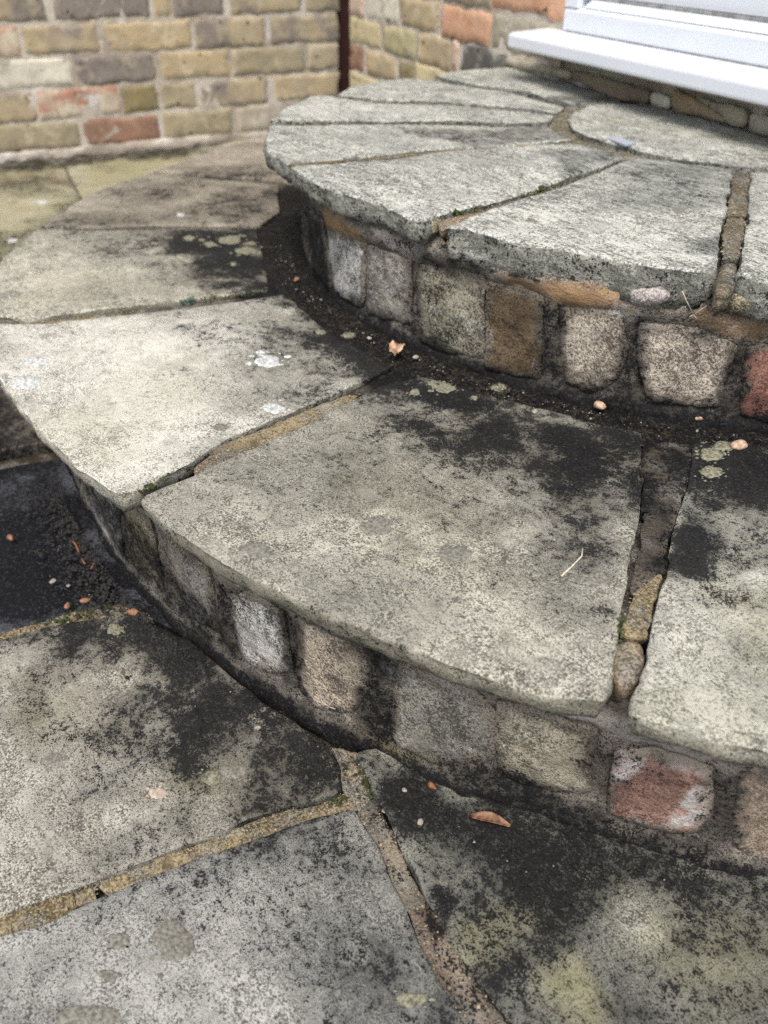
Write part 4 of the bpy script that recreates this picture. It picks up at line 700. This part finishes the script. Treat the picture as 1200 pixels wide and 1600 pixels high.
# lichen discs growing on the slabs
def nearest_slab(pl, p):
    best, bd = None, -9
    src = {'l': (D['lower'], LS), 'g': (D['ground'], PATIO_SLABS), 'u': (D['upper'], US)}[pl]
    for nm, poly in src[0].items():
        d = float(sdist(np.array([p[0]]), np.array([p[1]]), poly)[0])
        if d > bd:
            best, bd = src[1][nm], d
    return best
def surf_z(o, x, y):
    co = np.empty(len(o.data.vertices) * 3, np.float32)
    o.data.vertices.foreach_get('co', co)
    co = co.reshape(-1, 3)
    d = (co[:, 0] - x) ** 2 + (co[:, 1] - y) ** 2
    k = np.argsort(d)[:6]
    return float(co[k, 2].max())
for k, (c, ex, ey, col, pl) in enumerate(D['lich']):
    o = nearest_slab(pl, c)
    n = 44
    th = np.linspace(0, 2 * math.pi, n, endpoint=False)
    rr = 1 + .30 * fbm(np.cos(th) * 1.3 + k * 3.1, np.sin(th) * 1.3, 1.2, 2, k) + .10 * fbm(np.cos(th) * 6 + k, np.sin(th) * 6, 1.2, 2, k + 50)
    co, F_ = [], []
    for q, (rad, hh) in enumerate(((1.0, -.0012), (.9, .0001), (.6, .0003), (.25, .0003))):
        for i in range(n):
            x = c[0] + rr[i] * rad * (ex[0] * math.cos(th[i]) + ey[0] * math.sin(th[i]))
            y = c[1] + rr[i] * rad * (ex[1] * math.cos(th[i]) + ey[1] * math.sin(th[i]))
            co.append([x, y, hh])
    V = np.array([tuple(v.co) for v in o.data.vertices if True]) if False else None
    cc = np.empty(len(o.data.vertices) * 3, np.float32)
    o.data.vertices.foreach_get('co', cc)
    cc = cc.reshape(-1, 3)
    cc = cc[(abs(cc[:, 0] - c[0]) < .05) & (abs(cc[:, 1] - c[1]) < .05)]
    for p in co:
        d = (cc[:, 0] - p[0]) ** 2 + (cc[:, 1] - p[1]) ** 2
        kk = np.argsort(d)[:3]
        p[2] += float(cc[kk, 2].max())
    for q in range(3):
        for i in range(n):
            j = (i + 1) % n
            F_.append((q * n + i, q * n + j, (q + 1) * n + j, (q + 1) * n + i))
    F_.append(tuple(range(3 * n, 4 * n)))
    lr = random.Random(k)
    for _ in range(16):    # outlying specks of the same colony
        th_, rad, sz = lr.uniform(0, 6.28), lr.uniform(.85, 1.7), lr.uniform(.04, .17) * (1 if lr.random() < .8 else 1.6)
        b0 = len(co)
        for i in range(9):
            t2, r2 = i * 6.2832 / 9, sz * lr.uniform(.65, 1.2)
            ca, sa = rad * math.cos(th_) + r2 * math.cos(t2), rad * math.sin(th_) + r2 * math.sin(t2)
            x, y = c[0] + ex[0] * ca + ey[0] * sa, c[1] + ex[1] * ca + ey[1] * sa
            d = (cc[:, 0] - x) ** 2 + (cc[:, 1] - y) ** 2
            co.append([x, y, float(cc[np.argsort(d)[:3], 2].max()) + .0002])
        F_.append(tuple(range(b0, b0 + 9)))
    finish('lichen', co, F_, M_LICH[col], o)

# ------------------------------------------------------------------ brick walls
BC = {'olive': ((0.359, 0.306, 0.202), (0.296, 0.258, 0.174), (0.464, 0.414, 0.290)), 'redw': ((0.309, 0.180, 0.126), (0.259, 0.160, 0.112), (0.401, 0.278, 0.196)), 'palepink': ((0.466, 0.407, 0.312), (0.399, 0.351, 0.270), (0.563, 0.519, 0.414)),
      'tan': ((0.449, 0.359, 0.222), (0.390, 0.325, 0.214), (0.547, 0.470, 0.324)), 'purpletan': ((0.225, 0.196, 0.170), (0.410, 0.337, 0.217), (0.397, 0.349, 0.255)), 'redwhite': ((0.389, 0.210, 0.150), (0.534, 0.474, 0.362), (0.582, 0.529, 0.409)),
      'olivedark': ((0.253, 0.207, 0.097), (0.216, 0.182, 0.110), (0.294, 0.256, 0.162)), 'white': ((0.570, 0.541, 0.446), (0.662, 0.632, 0.523), (0.453, 0.419, 0.350)), 'purple': ((0.208, 0.180, 0.163), (0.236, 0.207, 0.179), (0.376, 0.328, 0.251)),
      'paletan': ((0.413, 0.348, 0.234), (0.461, 0.402, 0.280), (0.357, 0.301, 0.194)), 'orange': ((0.531, 0.301, 0.190), (0.577, 0.345, 0.224), (0.524, 0.350, 0.235)), 'pinkpale': ((0.589, 0.431, 0.332), (0.546, 0.436, 0.344), (0.636, 0.515, 0.405)),
      'greystone': ((0.336, 0.305, 0.238), (0.401, 0.360, 0.272), (0.257, 0.227, 0.182)), 'yellowpale': ((0.541, 0.474, 0.278), (0.489, 0.421, 0.262), (0.461, 0.402, 0.273)), 'yellowgreen': ((0.394, 0.361, 0.210), (0.447, 0.397, 0.240), (0.396, 0.355, 0.240)),
      'darkgrey': ((0.098, 0.096, 0.085), (0.138, 0.135, 0.118), (0.323, 0.316, 0.269)), 'brownstone': ((0.239, 0.194, 0.141), (0.294, 0.239, 0.171), (0.207, 0.171, 0.124)), 'tanstone': ((0.364, 0.283, 0.186), (0.321, 0.249, 0.163), (0.291, 0.227, 0.159)),
      'palestone': ((0.453, 0.419, 0.342), (0.372, 0.340, 0.275), (0.513, 0.485, 0.398))}
rnd = random.Random(5)
def wall_brick(s0, s1, z0, c, mapf, parent, hgt, k):
    j = lambda a: rnd.uniform(-a, a)
    poly = [(s0 + j(.004), z0 + j(.003)), ((s0 + s1) / 2, z0 + j(.003)), (s1 + j(.004), z0 + j(.003)), (s1 + j(.004), z0 + hgt + j(.003)), ((s0 + s1) / 2, z0 + hgt + j(.003)), (s0 + j(.004), z0 + hgt + j(.003))]
    c1, c2, c3 = BC[c]
    o = slab('brick', poly, mapf, M_BRICK, parent, thick=.02, ds=.011, rough=.0045, seed=2000 + k * 5, edge=.0022, amp=.0028, face=.001, soften=0, levels=(.5, 1.))
    o['c1'], o['c2'], o['c3'], o['seed'] = c1, c2, c3, rnd.uniform(0, 40)
    return o
def copy_brick(src, dx, c, parent):
    o = src.copy()
    SC.collection.objects.link(o)
    o.location = dx
    o['c1'], o['c2'], o['c3'] = BC[c]
    o['seed'] = rnd.uniform(0, 40)
    return o
def box(name, P, d, s0, s1, t0, t1, z0, z1, mat, parent, nseg=(1, 1), attrs=None):
    """box along a wall: s along it, t outwards, z up"""
    nx, ny = d[1], -d[0]
    co = [(P[0] + d[0] * s + nx * t, P[1] + d[1] * s + ny * t, z) for z in (z0, z1) for s, t in ((s0, t0), (s0, t1), (s1, t1), (s1, t0))]
    o = finish(name, co, [(0, 1, 2, 3), (7, 6, 5, 4), (0, 4, 5, 1), (1, 5, 6, 2), (2, 6, 7, 3), (3, 7, 4, 0)], mat, parent, smooth=False)
    import bmesh
    bm = bmesh.new()
    bm.from_mesh(o.data)
    bmesh.ops.recalc_face_normals(bm, faces=bm.faces)
    bm.to_mesh(o.data)
    bm.free()
    return o

W, wu = D['W'], D['wu']
gw = thing(empty('garden_wall', (W[0] - .9 * wu[0], W[1] - .9 * wu[1], 0)), 'garden wall of old yellow, purple and red stock bricks behind the lower step', 'wall')
GM = onwall(W, wu)
GTOP = .006 + .075 * 13
box('mortar', W, wu, -2.2, .061, -.11, -.0015, -.05, GTOP, M_LIME, gw)
done = {}
for k, (s0, s1, z0, c) in enumerate(D['gb']):
    wall_brick(s0, s1, z0, c, GM, gw, .067, k)
    r = round((z0 - .006) / .075)
    lo, hi = done.get(r, (9, -9))
    done[r] = (min(lo, s0), max(hi, s1))
cols = ['olive', 'tan', 'purpletan', 'redw', 'paletan', 'purple', 'olive', 'tan']
proto = wall_brick(-.325, -.11, .006 + .075 * 6, 'tan', GM, gw, .064, 77)
first = True
for r in range(0, 13):
    z = .075 * r - .075 * 6
    s = .085 - (0 if r % 2 else .105) - .215
    while s > -2.19:
        lo, hi = done.get(r, (9, -9))
        if not (s + .215 > lo - .004 and s < hi) and not (r == 6 and abs(s + .325) < .2):
            ds_ = s + .325
            copy_brick(proto, proto.location + Vector((wu[0] * ds_, wu[1] * ds_, z)), rnd.choice(cols), gw)
        s -= .225
# mortar haunch at the foot of the wall
foot = [(-2.2, -.02), (.08, -.02), (.08, .004), (-.5, .008), (-2.2, .003)]
slab('mortar', foot, onwall(W, wu, .012), M_LIME, gw, thick=.02, ds=.02, rough=.004, seed=55, amp=.006, edge=.012, levels=(.5, 1.), soften=2)

post = thing(box('wooden_post', W, wu, .065, .19, -.10, -.016, -.05, GTOP - .1, M_POST, None), 'dark red-brown painted post in the gap between the two brick walls', 'post')

HA, hd = D['HA'], D['hd']
hw = thing(empty('house_wall', (HA[0], HA[1], 0)), 'house wall of yellow and orange bricks with a white door above the steps', 'wall')
HM = onwall(HA, hd)
S0, SJ, SEND = -.735, .168, 1.25
# mortar backing: left of the door, and below the sill
box('mortar', HA, hd, S0 + .004, SJ - .002, -.2, -.002, -.05, 1.95, M_LIME, hw)
box('mortar', HA, hd, SJ - .002, SEND, -.2, -.012, -.05, .343, M_LIME, hw)
top = {}
for k, (s0, s1, z0, c) in enumerate(D['hb']):
    wall_brick(s0, s1, z0, c, HM, hw, .054, 200 + k)
protoh = wall_brick(-.30, -.135, .211 + .0605 * 5, 'tan', HM, hw, .052, 311)
cols2 = ['yellowpale', 'tan', 'orange', 'paletan', 'olive', 'greystone', 'pinkpale']
for r in range(-3, 27):
    if -1 <= r <= 3:
        continue
    s = S0 + (0 if r % 2 else .085)
    while s < SJ - .17:
        if not (r == 5 and abs(s + .30) < .12):
            ds_ = s + .30
            copy_brick(protoh, protoh.location + Vector((hd[0] * ds_, hd[1] * ds_, .0605 * (r - 5))), rnd.choice(cols2), hw)
        s += .175
for k, (poly, c) in enumerate(D['ub']):
    o = slab('brick', poly, onwall(HA, hd, .006), M_BRICK, hw, thick=.02, ds=.006, rough=.002, seed=3000 + k * 5, edge=.006, amp=.004, face=.001, soften=2, levels=(.5, 1.))
    o['c1'], o['c2'], o['c3'] = BC[c]
    o['seed'] = 3. * k

# white door: projecting sill, frame with a mitred bead, panel
def prism(name, prof, s0, s1, mat, parent, mit0=0., bev=.0015):
    """profile (t outwards, z) swept along the wall from s0 to s1; mit0 shifts the start along s by mit0 per metre of z"""
    import bmesh
    nx, ny = hd[1], -hd[0]
    zb = min(p[1] for p in prof)
    co = []
    for s, mt in ((s0, mit0), (s1, 0.)):
        for t, z in prof:
            ss = s + mt * (z - zb)
            co.append((HA[0] + hd[0] * ss + nx * t, HA[1] + hd[1] * ss + ny * t, z))
    n = len(prof)
    F_ = [tuple(range(n)), tuple(range(2 * n - 1, n - 1, -1))] + [(i, i + n, (i + 1) % n + n, (i + 1) % n) for i in range(n)]
    o = finish(name, co, F_, mat, parent, smooth=False)
    bm = bmesh.new()
    bm.from_mesh(o.data)
    bmesh.ops.recalc_face_normals(bm, faces=bm.faces)
    bmesh.ops.bevel(bm, geom=bm.edges[:], offset=bev, segments=2, affect='EDGES', profile=.6)
    bm.to_mesh(o.data)
    bm.free()
    return o
door = box('door', HA, hd, .25, SEND, -.05, -.022, .43, 1.93, M_PVC, hw)
prism('sill', [(-.04, .346), (.070, .350), (.077, .353), (.077, .3715), (.070, .3745), (.0, .3785), (-.04, .3785)], .1207, SEND, M_PVC, door, bev=.003)
SF = SJ + .0
prism('frame', [(-.06, .3795), (.004, .3795), (.004, .409), (-.004, .4125), (-.06, .4125)], SF + .002, SEND, M_PVC, door)
prism('bead', [(-.06, .4135), (-.004, .4135), (-.012, .4245), (-.06, .4245)], SF + .04, SEND, M_PVC, door, mit0=1.)
prism('gasket', [(-.06, .4245), (-.013, .4245), (-.014, .429), (-.06, .429)], SF + .052, SEND, M_SEAL, door, bev=.0005)
box('frame', HA, hd, SF, SF + .034, -.058, .003, .4130, 1.95, M_PVC, door)
box('bead', HA, hd, SF + .0345, SF + .048, -.058, -.006, .4255, 1.94, M_PVC, door)
box('seal', HA, hd, SF + .01, SEND, .0042, .006, .3783, .3800, M_SEAL, door)

# ------------------------------------------------------------------ small things lying about
def tube(pts, r0, r1=None, n=6):
    r1 = r0 if r1 is None else r1
    co, F_ = [], []
    P = [Vector(p) for p in pts]
    for i, p in enumerate(P):
        t = (P[min(i + 1, len(P) - 1)] - P[max(i - 1, 0)]).normalized()
        a = t.orthogonal().normalized()
        b = t.cross(a)
        r = r0 + (r1 - r0) * i / max(1, len(P) - 1)
        for k in range(n):
            th = 2 * math.pi * k / n
            co.append(p + a * r * math.cos(th) + b * r * math.sin(th))
    for i in range(len(P) - 1):
        for k in range(n):
            q = (k + 1) % n
            F_.append((i * n + k, i * n + q, (i + 1) * n + q, (i + 1) * n + k))
    F_.append(tuple(reversed(range(n))))
    F_.append(tuple(range((len(P) - 1) * n, len(P) * n)))
    return co, F_

def pebble(name, c, r, sx, sy, sz, rot, seed, mat, point=0.):
    co, F_ = [], []
    nu, nv = 12, 8
    rng = random.Random(seed)
    for j in range(nv + 1):
        ph = math.pi * j / nv
        for i in range(nu):
            th = 2 * math.pi * i / nu
            d = Vector((math.sin(ph) * math.cos(th), math.sin(ph) * math.sin(th), math.cos(ph)))
            k = 1 + .22 * float(fbm(np.array([d.x + seed]), np.array([d.y]), 1.6, 2, seed, d.z)[0])
            p = Vector((d.x * sx * (1 + point * max(0, d.x) ** 3), d.y * sy * (1 - .5 * point * max(0, d.x)), d.z * sz)) * r * k
            p.rotate(Matrix.Rotation(rot, 3, 'Z'))
            co.append(p)
    for j in range(nv):
        for i in range(nu):
            q = (i + 1) % nu
            F_.append((j * nu + i, (j + 1) * nu + i, (j + 1) * nu + q, j * nu + q))
    o = finish(name, co, F_, mat)
    o.location = (c[0], c[1], c[2] + r * sz * .75)
    return o

# long leaf, curled along its length
a, b = Vector(D['leaf'][0]), Vector(D['leaf'][1])
ax = (b - a)
Ln = ax.length
ax.normalize()
pr = Vector((-ax.y, ax.x, 0))
co, F_ = [], []
nl, nw_ = 18, 8
for i in range(nl + 1):
    t = i / nl
    wd = .0046 * (math.sin(math.pi * min(1, t * .96 + .02)) ** .7) * (1 - .25 * t) + .0003
    for j in range(nw_ + 1):
        q = j / nw_ * 2 - 1
        z = .0018 + .0035 * q * q * math.sin(math.pi * t) + .0012 * math.sin(3 * t) + .0004 * math.cos(q * 9)
        co.append((a + ax * (Ln * t) + pr * (q * wd) + Vector((0, 0, z))))
for i in range(nl):
    for j in range(nw_):
        k = i * (nw_ + 1) + j
        F_.append((k, k + 1, k + nw_ + 2, k + nw_ + 1))
lf = thing(finish('fallen_leaf', co, F_, M_LEAF), 'narrow orange-brown dry leaf lying on the black-stained slab at the foot of the lower step', 'leaf')
sol = lf.modifiers.new('thickness', 'SOLIDIFY')
sol.thickness = .0004
# crumpled buff leaf
c = D['crumple']
co, F_ = [], []
n = 18
for i in range(n + 1):
    for j in range(n + 1):
        x, y = (i / n - .5) * 2, (j / n - .5) * 2
        rr = math.hypot(x, y)
        xx, yy = np.array([x + 3.]), np.array([y])
        ang = .7 * x + .4
        px = .0105 * math.sin(1.5 * x) + .002 * float(fbm(xx, yy, 1.7, 3, 4)[0])
        py = .0085 * y * (1 - .35 * abs(x))
        pz = .0065 + .0065 * float(fbm(xx, yy, 1.5, 3, 8)[0]) + .005 * math.cos(2.2 * x) * (1 - abs(y) * .4)
        co.append(Vector((px, py, max(0.0004, pz))))
for i in range(n):
    for j in range(n):
        if math.hypot((i + .5) / n - .5, (j + .5) / n - .5) < .5 + .06 * math.sin(i * 1.7 + j):
            k = i * (n + 1) + j
            F_.append((k, k + n + 1, k + n + 2, k + 1))
cl = thing(finish('crumpled_leaf', co, F_, M_CRUMP), 'crumpled buff dry leaf scrap at the foot of the upper riser', 'leaf')
cl.location = (c[0], c[1], c[2] + .001)
cl.rotation_euler = (0, 0, 2.3)
BL = ['orange bud scale alone on the black wet slab by the left edge', 'orange-brown bud scale nearest the pale joint, right one of the pair on the black slab', 'pale orange bud scale, left one of the pair beside the joint of the black slab',
      'large round orange bud scale just below the joint beside the lower riser', 'orange bud scale in the dark corner at the far foot of the upper riser', 'tiny brown bud scale on the black slab up from the long leaf']
for k, q in enumerate(D['buds']):
    thing(pebble('bud_scale', q[:3], q[3] * .85, 1.15, .85, .7, k * 1.3, 40 + k, M_BUD if k != 5 else M_HUSK, .5), BL[k], 'bud scale', 'orange bud scales fallen on the stones')
HL = ['longer curved brown husk lying on black crumbs by the lower riser', 'short straight brown husk, second from the joint by the lower riser', 'smallest brown husk between the two longer husks by the lower riser']
for k, pts in enumerate(D['husks']):
    co, F_ = tube([(p[0], p[1], .0022) for p in pts], .0013 if k == 0 else .001, .0008)
    thing(finish('brown_husk', co, F_, M_HUSK), HL[k], 'husk', 'brown husks by the lower riser')
CLB = ['pinkish buff stone chip at the foot of the upper riser below the pale grey brick', 'buff stone chip, left one of two touching chips at the foot of the upper riser', 'tiny pale chip touching the right side of a buff chip by the upper riser',
       'grey-buff stone chip between the paired chips and the red riser brick', 'buff stone chip directly below the red brick of the upper riser', 'white and orange angular stone chip beside the pale lichen discs',
       'small white chip on the black slab left of the long leaf', 'tiny white chip on the black slab above the long leaf', 'white chip on the mottled slab left of the lower riser', 'small white chip on the wet black slab', 'tiny white chip on the wet black slab near the bud pair',
       'tiny pale chip near the far corner of the upper riser', 'pale chip just below the crumpled leaf', 'tiny buff chip on the black stain under the upper riser']
for k, q in enumerate(D['chips']):
    thing(pebble('stone_chip', q[:3], q[3], 1.2, .9, .6, k * .9, 70 + k, M_CHIP if k < 6 else M_TWIGD), CLB[k], 'stone chip', 'stone chips lying on the steps and patio')
co, F_ = tube([(p[0], p[1], p[2] + .0016 + .001 * (i == 2)) for i, p in enumerate(D['twig'])], .0007, .0005)
thing(finish('straw', co, F_, M_TWIG), 'thin pale bent straw lying on the big slab of the lower step', 'straw')
q = [Vector(p) for p in D['scrap']]
up = Vector((0, 0, 1))
co = [p + up * (.0015 + .0006 * i) for i, p in enumerate(q)] + [p + up * (.0035 + .0006 * i) for i, p in enumerate(q)]
thing(finish('plastic_scrap', co, [(3, 2, 1, 0), (4, 5, 6, 7), (0, 1, 5, 4), (1, 2, 6, 5), (2, 3, 7, 6), (3, 0, 4, 7)], M_SCRAP, smooth=False), 'thin grey-blue plastic strip lying in the ring joint of the upper step', 'scrap')
# seedling
co, F_ = [], []
rng = random.Random(3)
for k in range(9):
    th = k * 2.4
    L_ = rng.uniform(.005, .011)
    d = Vector((math.cos(th), math.sin(th), rng.uniform(.3, .9))).normalized()
    sd_ = Vector((-math.sin(th), math.cos(th), 0)) * L_ * .3
    base = Vector(D['seed']) + Vector((math.cos(th) * .002, math.sin(th) * .002, .0))
    b0 = len(co)
    co += [base, base + d * L_ * .5 + sd_, base + d * L_ - Vector((0, 0, .001)), base + d * L_ * .5 - sd_, base + d * L_ * .5 + Vector((0, 0, -.0012))]
    F_ += [(b0, b0 + 1, b0 + 4), (b0 + 1, b0 + 2, b0 + 4), (b0 + 2, b0 + 3, b0 + 4), (b0 + 3, b0, b0 + 4)]
thing(finish('seedling', co, F_, M_GREEN), 'small blue-green seedling growing in the joint of the lower step', 'plant')
for key, lab in (('roots', 'wispy pale rootlets hanging below the upper slabs beside the mortar bulge'), ('roots2', 'tiny pale rootlets on the pinkish brick of the lower riser')):
    co, F_ = [], []
    for pts in D[key]:
        c_, f_ = tube(pts, .0006, .0003, 5)
        b0 = len(co)
        co += c_
        F_ += [tuple(i + b0 for i in f) for f in f_]
    thing(finish('rootlets', co, F_, M_ROOT), lab, 'rootlets', 'pale rootlets on the risers')

rs2 = np.random.RandomState(4)
def scatter(name, label, mat, pts, sizes):
    co, F_ = [], []
    for p in pts:
        sz = rs2.uniform(*sizes) * (1 if rs2.rand() < .88 else 1.8)
        b0 = len(co)
        for d in ((1, 0, 0), (-1, 0, 0), (0, 1, 0), (0, -1, 0), (0, 0, .8), (0, 0, -.8)):
            co.append(Vector(p) + Vector(d) * sz * rs2.uniform(.6, 1.2) + Vector(rs2.uniform(-.25, .25, 3) * sz))
        F_ += [(b0 + i, b0 + j, b0 + k) for i, j, k in ((0, 2, 4), (2, 1, 4), (1, 3, 4), (3, 0, 4), (2, 0, 5), (1, 2, 5), (3, 1, 5), (0, 3, 5))]
    o = finish(name, co, F_, mat, smooth=False)
    o['kind'] = 'stuff'
    o['label'] = label
pts = []
for L_, zz in ((D['mort_g'], -.0025), (D['mort_l'], h1 - .003), (D['mort_u'], h2 - .003)):
    for poly, tone in L_:
        if tone in ('lump', 'bulge', 'dark'):
            continue
        P = np.asarray(poly)
        lo, hi = P.min(0) - .004, P.max(0) + .004
        n_ = int(45000 * max(.0004, abs(np.sum(P[:, 0] * np.roll(P[:, 1], -1) - np.roll(P[:, 0], -1) * P[:, 1])) / 2))
        q = rs2.uniform(lo, hi, (n_ * 30, 2))
        d = sdist(q[:, 0], q[:, 1], P)
        for p in q[d > -.002][:n_]:
            pts.append((p[0], p[1], zz))
scatter('sand', 'sandy crumbs loosened from the joints', simple('joint_sand', (.24, .20, .13), .95, .5, 300), pts, (.0004, .0012))
pts = []
for (x0, y0), (x1, y1), zz, n_, sp in D['moss']:
    for t in np.clip(rs2.normal(.5, .25, n_), 0, 1):
        pts.append((x0 + (x1 - x0) * t + rs2.normal(0, sp), y0 + (y1 - y0) * t + rs2.normal(0, sp), zz + rs2.uniform(-.004, .001)))
scatter('moss', 'small green moss tufts in the slab joints', simple('green_moss', (.042, .052, .016), .95, .5, 300), pts, (.0006, .0018))

# black grit and crumbs that gather along the foot of both risers
rg = np.random.RandomState(12)
def grit(label, mat, spec):
    co, F_ = [], []
    for Rr, z, a0, a1, n, spread, smin, smax in spec:
        for _ in range(n):
            t = math.radians(rg.uniform(a0, a1))
            r = Rr + .006 + abs(rg.normal(0, spread))
            s = rg.uniform(smin, smax) * (1 if rg.rand() < .9 else 1.7)
            c_ = Vector((r * math.cos(t), r * math.sin(t), z + s * .2 + .0025 * math.exp(-(r - Rr) / .01)))
            b0 = len(co)
            for d in ((1, 0, 0), (-1, 0, 0), (0, 1, 0), (0, -1, 0), (0, 0, .7), (0, 0, -.7)):
                co.append(c_ + Vector(d) * s * rg.uniform(.6, 1.2) + Vector(rg.uniform(-.25, .25, 3) * s))
            F_ += [(b0 + i, b0 + j, b0 + k) for i, j, k in ((0, 2, 4), (2, 1, 4), (1, 3, 4), (3, 0, 4), (2, 0, 5), (1, 2, 5), (3, 1, 5), (0, 3, 5))]
    o = finish('grit', co, F_, mat, smooth=False)
    o['kind'] = 'stuff'
    o['label'] = label
    return o
grit('black crumbs of soil and grit along the foot of both risers', M_GRIT, [(RL + .012, .001, -100, -76, 2000, .024, .0006, .0022), (RL + .012, 0, -72, -44, 700, .02, .0005, .0014), (RU + .012, h1 - .001, -140, -46, 1500, .016, .0005, .0014)])
grit('pale grains scattered along the foot of both risers', M_TWIGD, [(RL + .015, .001, -92, -46, 45, .03, .0004, .0009), (RU + .014, h1 - .001, -120, -44, 150, .010, .0004, .0010)])
